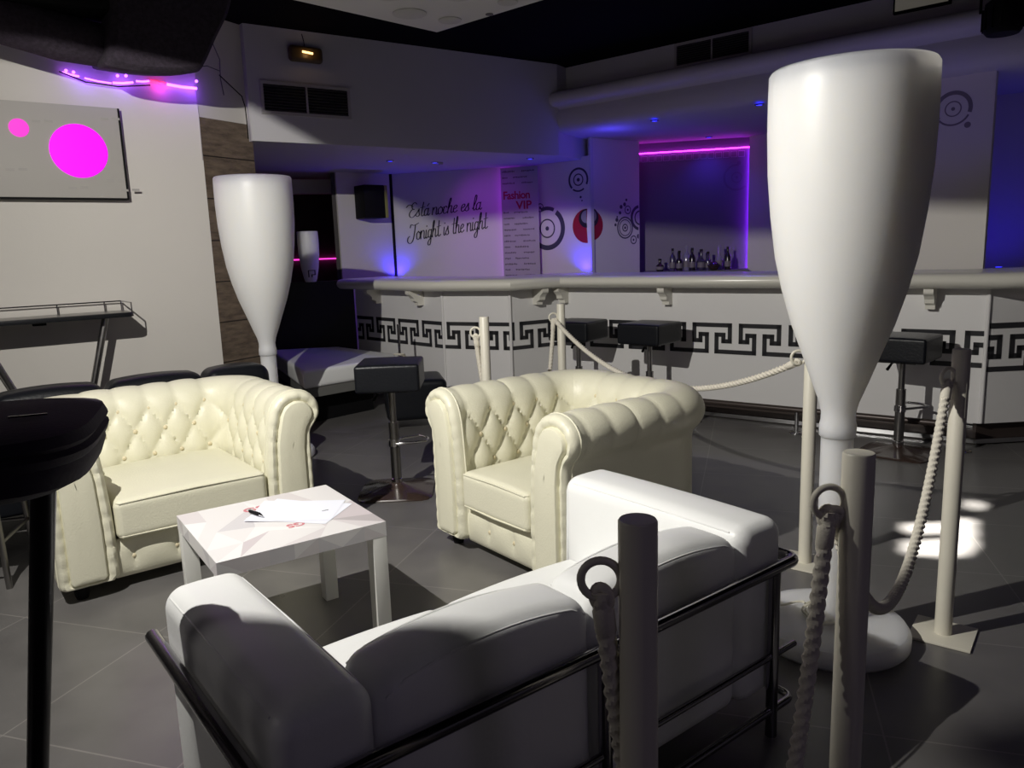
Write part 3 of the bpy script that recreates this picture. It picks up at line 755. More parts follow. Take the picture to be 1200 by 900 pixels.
# ------------------------------------------------------------------ black sofa behind the left armchair
bs = empty('modular_sofa', (-2.55, 3.35, 0), ANG, 'long low black leather sofa behind the cream armchair, along the left wall', 'sofa')
for x0, x1 in ((-.28, .22), (.23, .725), (.735, 1.225), (1.235, 1.60)):
    MB().cushion(((x0 + x1) / 2, .30, .555), (x1 - x0, .21, .30), .06, dome=.02).build('back_cushion', BLK_L, bs, smooth=True)
    MB().cushion(((x0 + x1) / 2, .69, .36), (x1 - x0, .56, .16), .045, dome=.02).build('seat_cushion', BLK_L, bs, smooth=True)
MB().cushion((.66, .60, .20), (1.86, .80, .19), .02).build('base', BLK_L, bs, smooth=True)
for x in (-.2, .66, 1.52):
    for y in (.26, .94): MB().cyl((x, y, 0), (x, y, .11), .02, 12).build('leg', CHROME, bs)
# ------------------------------------------------------------------ wall-side high table with gallery rail
q = W0 - AX * 1.25 - BX * .175
ht = empty('high_drinks_table', (q.x, q.y, 0), ANG, 'narrow dark high table with a low metal gallery rail against the left wall', 'table')
def rrect(x0, x1, y0, y1, r_, n_=7, only=None):
    out = []
    for (cx, cy, a0) in ((x1 - r_, y0 + r_, -PI / 2), (x1 - r_, y1 - r_, 0), (x0 + r_, y1 - r_, PI / 2), (x0 + r_, y0 + r_, PI)):
        for i in range(n_ + 1): a = a0 + PI / 2 * i / n_; out.append((cx + r_ * math.cos(a), cy + r_ * math.sin(a)))
    return out
MB().prism(rrect(-.75, .72, -.15, .15, .06), .985, 1.012).build('tray_top', BLK_L, ht, bevel=.004)
MB().prism(rrect(-.74, .71, -.14, .14, .055), 1.0125, 1.0145).build('tray_surface', STEEL, ht)
rp = [(-.735, -.13, 1.075), (-.735, .135, 1.075), (.70, .135, 1.075), (.705, -.13, 1.072)]
gr = MB().tube(rp[1:3] , .0045, 8).build('gallery_rail', CHROME, ht, smooth=True)
MB().tube(rp[2:], .0045, 8).build('gallery_rail', CHROME, ht, smooth=True)
MB().tube(rp[:2], .0045, 8).build('gallery_rail', CHROME, ht, smooth=True)
for x, y in ((-.735, -.13), (-.735, .135), (-.40, .135), (-.02, .135), (.33, .135), (.60, .135), (.70, .135), (.705, -.13)):
    MB().cyl((x, y, 1.01), (x, y, 1.073), .004, 8).build('rail_post', CHROME, ht, smooth=True)
for x in (-.5, .2): MB().box((x, -.05, .975), (.07, .05, .02)).build('bracket', BLK, ht)
for (x0, x1) in ((.57, .30), (-.13, .25)):
    MB().tube([(x0, -.02, .985), (x1, -.02, 0)], .021, 14).build('leg', STEEL, ht, smooth=True)
# ------------------------------------------------------------------ near dark stool on the left, only partly in frame
fs_ = empty('high_stool', (-.955, 1.30, 0), .35, 'dark padded high stool at the left edge of the view, nearest of all', 'stool')
N = 44; vs = []; fs = []
prof_ = [(.0, 0.95), (.10, .951), (.17, .957), (.205, .975), (.214, 1.0), (.213, 1.012), (.219, 1.018), (.222, 1.028), (.214, 1.036), (.222, 1.045), (.215, 1.062), (.17, 1.072), (.0, 1.075)]
for r_, z in prof_:
    for i in range(N):
        a = 2 * PI * i / N; c_, s_ = math.cos(a), math.sin(a); f = (abs(c_) ** 4 + abs(s_) ** 4) ** (-.25); vs.append((r_ * f * c_, r_ * f * s_, z))
for k in range(len(prof_) - 1):
    for i in range(N): j = (i + 1) % N; fs.append((k * N + i, k * N + j, (k + 1) * N + j, (k + 1) * N + i))
MB().add(vs, fs).build('padded_seat', BLK_F, fs_, smooth=True)
def loc_of(o, p): 
    m = Matrix.Translation(o.location) @ Matrix.Rotation(o.rotation_euler.z, 4, 'Z'); return m.inverted() @ Vector(p)
LEGT = mat('black_tube', (.010, .009, .012), .3, metal=.4)
for a_, b_ in (((-.855, 1.36, .96), (-1.135, 1.58, 0)), ((-1.04, 1.18, .96), (-1.45, 1.15, 0)), ((-.88, 1.15, .96), (-1.0, .90, 0)), ((-1.03, 1.40, .96), (-1.42, 1.80, 0))):
    MB().tube([loc_of(fs_, a_), loc_of(fs_, b_)], .0215, 16).build('leg', LEGT, fs_, smooth=True)
MB().tube([loc_of(fs_, (-.80, 1.305, 1.0764)), loc_of(fs_, (-.855, 1.285, 1.0764))], .002, 6).build('chrome_clip', CHROME_B, fs_)
# small metal-legged stool behind it
ms = empty('low_metal_stool', (-2.33, 3.17, 0), .25, 'small grey metal-framed stool beside the left armchair, mostly hidden', 'stool')
MB().cushion((0, 0, .43), (.36, .36, .09), .02).build('seat', BLK_L, ms, smooth=True)
for sx in (-1, 1):
    for sy in (-1, 1): MB().cyl((sx * .165, sy * .165, 0), (sx * .15, sy * .15, .40), .0125, 12).build('leg', STEEL, ms, smooth=True)
    MB().cyl((sx * .16, -.16, .20), (sx * .16, .16, .20), .009, 10).build('stretcher', STEEL, ms, smooth=True)
    MB().cyl((-.16, sx * .16, .20), (.16, sx * .16, .20), .009, 10).build('stretcher', STEEL, ms, smooth=True)
# ------------------------------------------------------------------ left wall: acrylic board, LED strip, cables, canopy
def put(o, A, B, u, z, off): o.matrix_world = plane_mat(A, B, u, z, off); return o
LA = WA; LB = W0
bd_ = empty('acrylic_panel', (0, 0, 0), 0, 'pale acrylic wall panel with two glowing magenta discs', 'wall panel'); bd_.matrix_world = plane_mat(LA, LB, 2.95, 2.015, .05)
mb = MB(); mb.box((-.52, 0, 0), (2.26, .56, .012)); mb.build('board', BOARD, bd_, bevel=.002)
def disc(r_, z0, z1, n_=64): return MB().lathe([(r_, z0), (r_, z1)], n=n_)
def disc_at(name, parent, x, y, r_, m, z=.0065, rin=0, th=.003, n_=64, a0=0, a1=2 * PI):
    """flat ring or disc with thickness in the parent's x-y plane"""
    vs = []; fs = []; full = abs(a1 - a0 - 2 * PI) < 1e-4; K = n_ if full else n_ + 1
    rings = [(rin, z), (r_, z), (r_, z + th), (rin, z + th)] 
    for rad, zz in rings:
        for i in range(K): a = a0 + (a1 - a0) * i / n_; vs.append((x + rad * math.cos(a), y + rad * math.sin(a), zz))
    for q_ in range(4):
        for i in range(n_): j = (i + 1) % K; fs.append((q_ * K + i, q_ * K + j, ((q_ + 1) % 4) * K + j, ((q_ + 1) % 4) * K + i))
    if not full: fs += [(0, K, 2 * K, 3 * K), (K - 1, 4 * K - 1, 3 * K - 1, 2 * K - 1)]
    return MB().add(vs, fs).build(name, m, parent)
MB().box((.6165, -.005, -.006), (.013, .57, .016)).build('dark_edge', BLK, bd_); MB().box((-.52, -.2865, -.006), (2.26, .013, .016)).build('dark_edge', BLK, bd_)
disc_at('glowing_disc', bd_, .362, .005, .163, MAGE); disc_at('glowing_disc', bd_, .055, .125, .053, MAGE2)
EDGE = mat('faint_print', (.44, .42, .40), .6)
for x, y in ((.53, .21), (.15, .17), (.52, -.17), (.30, -.22), (-.02, -.12), (.6, -.23), (-.2, .1)):
    for k in range(4): (MB().box((x + k * .022, y + .004 * (k % 2), .0065), (.045, .014, .0008)).build('worn_print', EDGE, bd_) if k % 3 == 0 else None)
for x in (.56, -.45, -1.5):
    for y in (-.22, .22): MB().lathe([(.008, -.049), (.008, -.006)], (x, y, 0), 10).build('standoff', CHROME, bd_)
# canopy of dark pile fabric, two bulging lobes under the ceiling
cp = empty('ceiling_drape', (-2.4, 4.2, 2.5), 0, 'rough black pile fabric bulging under the ceiling above the left wall', 'drape')
cp.location = (0, 0, 0); cp.matrix_world = plane_mat(LA, LB, 3.6, 2.45, .42)
from mathutils import noise as mn
def lump(mb, c, s_, nu=60, nv=40, amp=.03, e=.7):
    vs = []; fs = []
    def pw(v, k): return math.copysign(abs(v) ** k, v)
    for i in range(nu):
        for j in range(nv + 1):
            a = 2 * PI * i / nu; b = -PI / 2 + PI * j / nv
            v = Vector((pw(math.cos(b), e) * pw(math.cos(a), e), pw(math.sin(b), e), pw(math.cos(b), e) * pw(math.sin(a), e)))
            q = Vector((v.x * s_[0], v.y * s_[1], v.z * s_[2])); k = 1 + amp / .3 * mn.noise(q * 4 + Vector((c[0], 3, 1)))
            vs.append(Vector(c) + q * k)
    for i in range(nu):
        for j in range(nv): i2 = (i + 1) % nu; fs.append((i * (nv + 1) + j, i2 * (nv + 1) + j, i2 * (nv + 1) + j + 1, i * (nv + 1) + j + 1))
    mb.add(vs, fs)
LAY = [(.06, .90), (.16, 1.0), (.30, 1.0), (.45, 1.0), (.58, .99), (.66, .95), (.69, .86)]
vs = []; fs = []; ring0 = None
for off, sc in LAY:
    zb = 2.525 - .19 * off; ub = -.10 * off
    ctl = [(3.47, zb + .10), (3.44, zb + .02), (3.50, zb), (3.75, zb - .004), (3.96, zb + .03), (4.02, zb + .09), (4.10, zb + .24), (4.20, zb + .42), (4.20, 2.975), (3.9, 2.975), (3.54, 2.975), (3.50, zb + .30)]
    P_ = []; K_ = 10; n_ = len(ctl)
    for a in range(n_):
        p0, p1, p2, p3 = (Vector(ctl[(a + q_) % n_]) for q_ in (-1, 0, 1, 2))
        for b in range(K_):
            t_ = b / K_; P_.append(.5 * ((2 * p1) + (p2 - p0) * t_ + (2 * p0 - 5 * p1 + 4 * p2 - p3) * t_ ** 2 + (3 * p1 - p0 - 3 * p2 + p3) * t_ ** 3))
    cu, cz = 3.82, 2.72
    for q_ in P_:
        nz = .018 * mn.noise(Vector((q_.x * 6, q_.y * 6, off * 6)))
        x = (q_.x + ub - cu) * (sc + nz) + cu - 3.6; y = (q_.y - cz) * (sc + nz) + cz - 2.45
        vs.append((x, min(y, .522), off - .42))
m = len(vs) // len(LAY)
for a in range(len(LAY) - 1):
    for b in range(m): fs.append((a * m + b, a * m + (b + 1) % m, (a + 1) * m + (b + 1) % m, (a + 1) * m + b))
fs += [tuple(range(m)), tuple((len(LAY) - 1) * m + i for i in range(m))[::-1]]
MB().add(vs, fs).build('hanging_lobe', CANO, cp, smooth=True)
mb = MB(); pts = [(-2.6, .62, 0), (-1.6, .47, 0), (-1.0, .30, 0), (-.62, .205, 0), (-.38, .15, .0), (-.16, .13, 0), (-.12, .13, 0)]
mb.tube(pts, [.20, .17, .145, .135, .13, .12, .05], 30); o = mb.build('rolled_edge', CANO, cp, smooth=True)
mb = MB(); mb.box((-1.5, .40, -.05), (2.9, .26, .55)); mb.build('drape_back', BLK, cp, bevel=.04)
# LED strip on the wall below the drape
ls = empty('led_strip', (0, 0, 0), 0, 'purple LED strip glowing on the left wall below the black drape', 'light strip'); ls.matrix_world = plane_mat(LA, LB, 3.28, 2.47, .02)
def strip(u0, u1, z0, z1, m, r_=.007): MB().tube([(u0, z0, .006), ((u0 + u1) / 2, (z0 + z1) / 2 - .004, .008), (u1, z1, .006)], r_, 8).build('led_segment', m, ls, smooth=True)
strip(0, .09, .02, .005, LEDP, .006); strip(.12, .27, -.002, -.018, LEDP, .005); strip(.28, .40, -.015, .0, LEDP, .007); strip(.42, .50, .01, .018, LEDP, .006); strip(.51, .60, .02, .012, LEDR, .008)
strip(.61, .80, .008, .0, LEDP, .009)
for i, (u, z) in enumerate(((.02, .03), (.06, .025), (.31, .03), (.36, .035), (.80, .045))): MB().lathe([(.002, -.006), (.009, -.004), (.009, .004), (.002, .006)], (u, z, .015), 12).build('led_bulb', LEDP, ls, smooth=True)
MB().tube([(-.02, .02, .02), (.12, -.03, .03), (.30, -.04, .03), (.5, -.01, .02)], .004, 8).build('led_wire', BLK, ls, smooth=True)
for i, u in enumerate((3.40, 3.62, 3.86, 4.05)):
    q = onplane(LA, LB, u, 2.452, .07); lamp('led_glow', 'POINT', q, (.24, .06, 1), .35, size=.03)
q = onplane(LA, LB, 3.84, 2.452, .05); lamp('led_glow_red', 'POINT', q, (1, .03, .1), .12, size=.02)
# loose cables at the corner
q1 = onplane(LA, LB, 4.07, 2.60, .06); q2 = Vector((-1.97, 5.72, 2.62)); q3 = Vector((-1.87, 5.86, 2.52)); q0 = onplane(LA, LB, 4.15, 2.9, .4)
tag(MB().tube([q1, q1.lerp(q2, .5) + Vector((0, 0, .02)), q2], .003, 8).build('thin_cable', DUCTB, smooth=True), 'thin grey cable running from the LED strip end to the corner', 'cable')
tag(MB().tube([q0, q0.lerp(q2, .4) + Vector((-.05, 0, -.05)), q0.lerp(q2, .8), q2 + Vector((0, 0, -.05)), q2 + Vector((.01, .01, -.16))], .0035, 8).build('hanging_cable', DUCTB, smooth=True), 'pale cable dropping from the black drape beside the bulkhead corner', 'cable')
tag(MB().tube([q2 + Vector((.0, -.02, -.03)), q3 + Vector((0, -.02, -.05)), (-1.862, 5.87, 2.40), (-1.857, 5.868, 2.25), (-1.862, 5.876, 2.18)], .004, 8).build('black_cable', BLK, smooth=True), 'black cable running down the left edge of the grey bulkhead', 'cable')
tag(MB().tube([onplane(LA, LB, 4.075, 2.5, .008), onplane(LA, LB, 4.082, 2.3, .006), onplane(LA, LB, 4.078, 2.0, .006)], .0022, 6).build('white_cable', DUCT, smooth=True), 'thin white cable hanging down the edge of the left wall', 'cable')
# ------------------------------------------------------------------ bulkhead fittings
def vent(A, B, u, z, wd, hg, label, group):
    t = empty('air_vent', (0, 0, 0), 0, label, 'air vent', group); t.matrix_world = plane_mat(A, B, u, z, .0)
    mb = MB(); b = .022
    for c_, s_ in (((0, hg / 2 - b / 2, .008), (wd, b, .016)), ((0, -hg / 2 + b / 2, .008), (wd, b, .016)), ((-wd / 2 + b / 2, 0, .008), (b, hg - 2 * b, .016)), ((wd / 2 - b / 2, 0, .008), (b, hg - 2 * b, .016)), ((0, 0, .008), (b * .6, hg - 2 * b, .016))): mb.box(c_, s_)
    mb.build('frame', DUCT, t)
    MB().box((0, 0, .002), (wd - 2 * b, hg - 2 * b, .003)).build('dark_cavity', BLK, t)
    mb = MB(); n_ = 9
    for i in range(n_):
        for sx in (-1, 1):
            y = (i - (n_ - 1) / 2) * (hg - 2 * b) / n_; w_ = wd / 2 - b * 1.3; x = sx * (wd / 4 - b * .35)
            mb.add([(x - w_ / 2, y - .006, .014), (x + w_ / 2, y - .006, .014), (x + w_ / 2, y + .004, .005), (x - w_ / 2, y + .004, .005), (x - w_ / 2, y - .0075, .013), (x + w_ / 2, y - .0075, .013), (x + w_ / 2, y + .0025, .004), (x - w_ / 2, y + .0025, .004)], [(0, 1, 2, 3), (7, 6, 5, 4), (0, 4, 5, 1), (2, 6, 7, 3), (0, 3, 7, 4), (1, 5, 6, 2)])
    mb.build('louvre', DUCTB, t)
    return t
vent(SL, SR, .434, 2.482, .70, .235, 'white louvred air vent on the grey bulkhead below the amber emergency lamp', 'air vents')
U0 = B0 + bn * -.13; U1 = B1 + bn * -.13
vent(U0, U1, 1.66, 2.875, .68, .20, 'louvred air vent on the strip above the bar cornice', 'air vents')
el = empty('emergency_lamp', (0, 0, 0), 0, 'small amber oval emergency lamp on the grey bulkhead above the vent', 'lamp'); el.matrix_world = plane_mat(SL, SR, .44, 2.805, .003)
MB().cushion((0, 0, .03), (.26, .115, .06), .028).build('amber_cover', AMB, el, smooth=True)
MB().tube([(-.035, .012, .062), (.045, .005, .062)], .008, 10).build('lit_tube', WARM, el, smooth=True)
MB().tube([(0, .058, .02), (.002, .10, .008), (-.008, .15, .004)], .003, 8).build('feed_wire', BLK, el)
lamp('emergency_glow', 'POINT', onplane(SL, SR, .44, 2.80, .10), (1, .6, .25), .05, size=.02)
# ceiling speaker panel
sa = [Vector((-.737, 4.076)), Vector((-.343, 4.476)), Vector((.214, 3.979))]
e1 = (sa[2] - sa[1]).normalized(); e0 = (sa[0] - sa[1]).normalized(); c_ = sa[1] + e1 * .62 + e0 * .60
sp = empty('hanging_speaker_panel', (sa[1].x, sa[1].y, 2.5), 0, 'white hanging ceiling panel with round discs, cut by the top of the photo', 'ceiling panel')
def spp(a_, b_): v = e0 * a_ + e1 * b_; return (v.x, v.y)
MB().prism([spp(0, 0), spp(0, 1.3), spp(1.25, 1.3), spp(1.25, 0)], 0, .02).build('panel', PAINT_G, sp, bevel=.003)
MB().prism([spp(.12, .12), spp(.12, 1.18), spp(1.13, 1.18), spp(1.13, .12)], .021, .30).build('housing', PAINT_G, sp)
LEDG = mat('speaker_grille', (.50, .49, .50), .6)
for a_, b_, r_ in ((.34, .18, .085), (.11, .22, .06), (.36, .55, .085), (.11, .62, .05), (.6, .35, .085), (.62, .8, .085), (.3, .95, .085)):
    x, y = spp(a_, b_); MB().lathe([(r_ * .96, -.006), (r_, -.004), (r_, .0)], (x, y, -.0005), 40).build('round_grille', LEDG, sp, smooth=True)
x, y = spp(.03, .42); MB().lathe([(.02, -.004), (.02, 0)], (x, y, 0), 20).build('indicator_slot', DUCTB, sp)
for a_, b_ in ((.2, .2), (.2, 1.1), (1.05, .2), (1.05, 1.1)):
    x, y = spp(a_, b_); MB().cyl((x, y, .30), (x, y, .48), .006, 8).build('hanger_rod', CHROME, sp)
# emergency sign and projector over the bar's right end
es = empty('emergency_sign', (0, 0, 0), 0, 'white emergency light box on the strip above the cornice, at the top edge', 'light box'); es.matrix_world = plane_mat(U0, U1, 3.22, 2.915, 0)
MB().box((0, 0, .02), (.36, .14, .04)).build('rim', BLK, es, bevel=.004); MB().box((0, 0, .043), (.33, .11, .008)).build('diffuser', mat('lit_diffuser', (.4, .38, .34), .5, emit=(1, .93, .75), estr=.05), es)
pj = empty('stage_projector', (0, 0, 0), 0, 'black effect projector hanging in front of the cornice at the top right corner', 'projector')
pj.location = (2.98, 4.86, 2.60)
MB().lathe([(.02, -.12), (.085, -.118), (.10, -.10), (.105, -.02), (.10, .06), (.06, .09), (.02, .095)], n=32).build('lamp_head', BLK, pj, smooth=True)
mb = MB()
for i in range(14):
    a = 2 * PI * i / 14; mb.box((.105 * math.cos(a), .105 * math.sin(a), -.03), (.02, .008, .12), a)
mb.build('cooling_fins', BLK, pj)
MB().tube([(-.14, 0, .0), (-.14, 0, .16), (-.1, 0, .2), (.1, 0, .2), (.14, 0, .16), (.14, 0, .0)], .008, 8).build('yoke', BLK, pj)
MB().cyl((0, 0, .2), (0, 0, .38), .014, 10).build('hanger', BLK, pj)
# ------------------------------------------------------------------ wall motifs: rings printed on the walls (children of the walls they are on)
def motif(name, wall, A, B, label=None):
    t = empty(name, (0, 0, 0)); t.matrix_world = plane_mat(A, B, 0, 0, .0); return t
def rings(parent_name, A, B, items, label, cat='wall decal'):
    u0, z0 = items[0][0], items[0][1]
    t = empty(parent_name, (0, 0, 0), 0, label, cat); t.matrix_world = plane_mat(A, B, u0, z0, 0)
    for (u, z, r_, rin, m, *ar) in items:
        a0, a1 = ar if ar else (0, 2 * PI)
        disc_at('ring' if rin else 'dot', t, u - u0, z - z0, r_, m, z=.0004 + .0006 * random.random(), rin=rin if rin else .0005, th=.0012, a0=a0, a1=a1, n_=48)
    return t
rings('ring_decal', T3, C2, [(.13, 1.52, .022, 0, INKG), (.13, 1.52, .098, .084, INKG), (.13, 1.52, .222, .172, INKG, -PI * .72, PI * .30), (.13, 1.52, .222, .185, INKG, PI * .36, PI * .62)], 'large dark ring target decal on the white wall right of the banner')
rings('ring_decal', T3, C2, [(.045, 1.735, .012, 0, INKG), (.045, 1.735, .045, .036, INKG)], 'tiny ring decal above the large ring target beside the banner')
rings('ring_decal', T3, C2, [(.525, 1.98, .018, 0, INKG), (.525, 1.98, .06, .048, INKG), (.525, 1.98, .118, .098, INKG, -PI * .15, PI * 1.25), (.525, 1.98, .118, .102, INKG, PI * 1.3, PI * 1.7), (.55, 1.81, .012, 0, INKG), (.565, 1.775, .008, 0, INKG)], 'upper ring decal near the pillar edge on the white wall')
def halfdisc(name, A, B, u, z, r_, a0, a1, m, off, parent, cu, cz): 
    return disc_at(name, parent, u - cu, z - cz, r_, m, z=off, rin=.0005, th=.0010, a0=a0, a1=a1, n_=48)
t = empty('red_dot_decal', (0, 0, 0), 0, 'large red and black disc decal on the white wall at the pillar edge', 'wall decal'); t.matrix_world = plane_mat(T3, C2, .615, 1.525, 0)
disc_at('red_disc', t, 0, 0, .168, RED, z=.0004, rin=.0005, th=.001, a0=PI * .48, a1=PI * 1.52, n_=40)
disc_at('black_disc', t, -.0, .075, .092, INK, z=.0016, rin=.0005, th=.001, a0=PI * .48, a1=PI * 1.52, n_=40); disc_at('grey_disc', t, 0, .09, .062, mat('grey_print', (.22, .21, .25), .6), z=.0028, rin=.0005, th=.001, a0=PI * .48, a1=PI * 1.52, n_=40)
t = empty('red_dot_decal', (0, 0, 0), 0, 'right half of the red and black disc, wrapping onto the pillar', 'wall decal'); t.matrix_world = plane_mat(C2, C3, .022, 1.53, 0)
disc_at('red_disc', t, 0, 0, .15, RED, z=.0004, rin=.0005, th=.001, a0=-PI / 2, a1=PI / 2, n_=40)
disc_at('black_disc', t, 0, .075, .092, INK, z=.0016, rin=.0005, th=.001, a0=-PI / 2, a1=PI / 2, n_=40); disc_at('grey_disc', t, 0, .09, .062, MATS['grey_print'], z=.0028, rin=.0005, th=.001, a0=-PI / 2, a1=PI / 2, n_=40)
rings('ring_decal', C2, C3, [(.48, 1.50, .014, 0, INKG), (.48, 1.50, .040, .028, INKG), (.48, 1.50, .085, .076, INKG), (.48, 1.50, .112, .098, INKG), (.60, 1.375, .012, 0, INKG), (.60, 1.375, .045, .034, INKG),
      (.52, 1.68, .012, 0, INKG), (.52, 1.68, .044, .034, INKG), (.365, 1.58, .02, 0, INKG), (.345, 1.53, .015, 0, INKG), (.41, 1.65, .017, 0, INKG), (.425, 1.71, .02, 0, INKG), (.475, 1.735, .02, 0, INKG), (.50, 1.78, .014, 0, INKG), (.37, 1.61, .01, 0, INKG),
      (.69, 1.60, .13, .10, INKG, PI * .55, PI * 1.45), (.69, 1.60, .075, .06, INKG, PI * .52, PI * 1.48), (.675, 1.41, .025, 0, INKG, PI * .5, PI * 1.5)], 'cluster of small ring and dot decals on the pillar')
DIM = mat('dim_print', (.16, .13, .2), .6)
rings('ring_decal', K1, K2, [(1.07, 1.975, .014, 0, DIM), (1.07, 1.975, .055, .044, DIM), (1.07, 1.975, .135, .115, DIM, PI * .45, PI * 1.75), (1.09, 2.12, .02, 0, DIM)], 'ring decal on the purple back wall under the LED corner')
rings('ring_decal', R1, R2, [(.175, 2.07, .105, .0, DIM), (.20, 2.08, .085, 0, mat('violet_print', (.32, .25, .42), .6))], 'upper dark crescent disc decal right of the violet light strip')
rings('ring_decal', R1, R2, [(.128, 1.67, .032, 0, INKG)], 'single dark dot decal right of the violet light strip')
rings('ring_decal', R1, R2, [(.22, 1.275, .115, .0, INK, PI * .5, PI), (.22, 1.275, .115, .0, DIM, PI, PI * 2)], 'lower half black disc decal right of the violet light strip')
rings('ring_decal', Q0, Q1, [(.957, 2.165, .012, 0, mat('faded_print', (.22, .19, .20), .6)), (.957, 2.165, .052, .044, MATS['faded_print']), (.957, 2.165, .118, .092, MATS['faded_print'], -PI * .1, PI * 1.2), (.957, 2.165, .112, .100, MATS['faded_print'], PI * 1.22, PI * 1.85), (1.05, 2.05, .02, 0, MATS['faded_print'])], 'faded ring decal on the white panel right of the tall glass lamp')
# slogan lettering: a hand-drawn cursive, one stroke list per letter
GL = {'n': (.45, [[(0, 0), (0, .5)], [(0, .28), (.12, .47), (.26, .5), (.32, .38), (.32, .06), (.40, 0), (.5, .1)]]),
 'o': (.45, [[(.2, .5), (.03, .35), (.05, .08), (.2, 0), (.36, .12), (.36, .36), (.2, .5), (.3, .42), (.5, .46)]]),
 't': (.34, [[(.18, .95), (.12, .3), (.14, .05), (.24, 0), (.38, .1)], [(-.04, .58), (.36, .63)]]),
 'i': (.25, [[(.08, .5), (.06, .1), (.14, 0), (.28, .1)], [(.11, .72), (.13, .76)]]),
 's': (.34, [[(-.05, .1), (.15, .42), (.2, .52), (.22, .3), (.28, .1), (.15, 0), (.0, .06)]]),
 'h': (.46, [[(.02, 0), (.05, .8), (.14, 1.02), (.17, .85), (.04, .3)], [(.04, .3), (.16, .48), (.3, .46), (.3, .08), (.38, 0), (.5, .1)]]),
 'e': (.38, [[(.0, .2), (.2, .28), (.3, .42), (.2, .5), (.06, .38), (.04, .12), (.18, 0), (.38, .12)]]),
 'g': (.44, [[(.32, .44), (.16, .5), (.03, .34), (.06, .08), (.2, .02), (.32, .2)], [(.34, .5), (.32, -.1), (.24, -.42), (.08, -.44), (.04, -.28), (.2, -.1), (.46, .12)]]),
 'T': (.55, [[(-.1, .8), (.0, .98), (.3, .92), (.75, 1.02)], [(.42, .94), (.34, .4), (.2, -.02), (-.05, -.18), (-.3, -.06), (-.3, .16), (-.12, .28)]]),
 'E': (.55, [[(.5, .88), (.3, 1.0), (.1, .85), (.15, .6), (.32, .52), (.12, .5), (-.05, .25), (.05, .02), (.3, -.02), (.55, .2)], [(-.4, .72), (-.15, .88), (.2, .72)]]),
 'a': (.45, [[(.32, .42), (.18, .5), (.03, .34), (.05, .06), (.18, 0), (.32, .16)], [(.34, .5), (.32, .1), (.4, 0), (.5, .1)]]),
 'c': (.38, [[(.3, .4), (.18, .5), (.03, .34), (.05, .08), (.18, 0), (.38, .12)]]),
 'l': (.26, [[(.0, .1), (.18, .6), (.2, .95), (.1, 1.0), (.06, .7), (.06, .12), (.14, 0), (.28, .1)]])}
GL['\u00e1'] = (.45, GL['a'][1] + [[(.2, .66), (.34, .82)]])
def catmull(ps, K_=6):
    ps = [Vector(p) for p in ps]; e_ = [ps[0] * 2 - ps[1]] + ps + [ps[-1] * 2 - ps[-2]]; out = []
    for a in range(1, len(e_) - 2):
        p0, p1, p2, p3 = e_[a - 1:a + 3]
        for b in range(K_):
            t_ = b / K_; out.append(.5 * ((2 * p1) + (p2 - p0) * t_ + (2 * p0 - 5 * p1 + 4 * p2 - p3) * t_ ** 2 + (3 * p1 - p0 - 3 * p2 + p3) * t_ ** 3))
    return out + [ps[-1]]
def slog(body, u, z, sx, sy, rot, label):
    o = empty('slogan_lettering', (0, 0, 0), 0, label, 'lettering'); o.matrix_world = plane_mat(T1, T2, u, z, .004) @ Matrix.Rotation(rot, 4, 'Z'); x = 0; w_ = .0095
    for ch in body:
        if ch == ' ': x += .28; continue
        adv, strokes = GL[ch]; mb = MB()
        for st in strokes:
            c_ = catmull(st); pts = [((x + p.x + .30 * p.y) * sx, p.y * sy) for p in c_]
            for (x0, y0), (x1, y1) in zip(pts, pts[1:]):
                d = Vector((x1 - x0, y1 - y0)); L_ = d.length
                if L_ < 1e-5: continue
                wd = w_ * (.45 + .75 * abs(d.y) / L_); n_ = Vector((-d.y, d.x)) / L_ * wd / 2; e_ = d / L_ * wd * .3
                q = [(x0 - e_.x + n_.x, y0 - e_.y + n_.y), (x0 - e_.x - n_.x, y0 - e_.y - n_.y), (x1 + e_.x - n_.x, y1 + e_.y - n_.y), (x1 + e_.x + n_.x, y1 + e_.y + n_.y)]
                mb.add([(a, b, .0) for a, b in q] + [(a, b, .0015) for a, b in q], [(4, 5, 6, 7), (0, 3, 2, 1), (0, 1, 5, 4), (1, 2, 6, 5), (2, 3, 7, 6), (3, 0, 4, 7)])
        x += adv; mb.build('letter', INK, o, weld=False)
    return o
slog('Est\u00e1 noche es la', .20, 1.70, .135, .15, math.radians(3.5), 'upper line of dark cursive slogan lettering, Est\u00e1 noche, on the purple-lit wall')
slog('Tonight is the night', .20, 1.45, .118, .17, math.radians(6.5), 'lower line of dark cursive slogan lettering, Tonight is the night, on the wall')
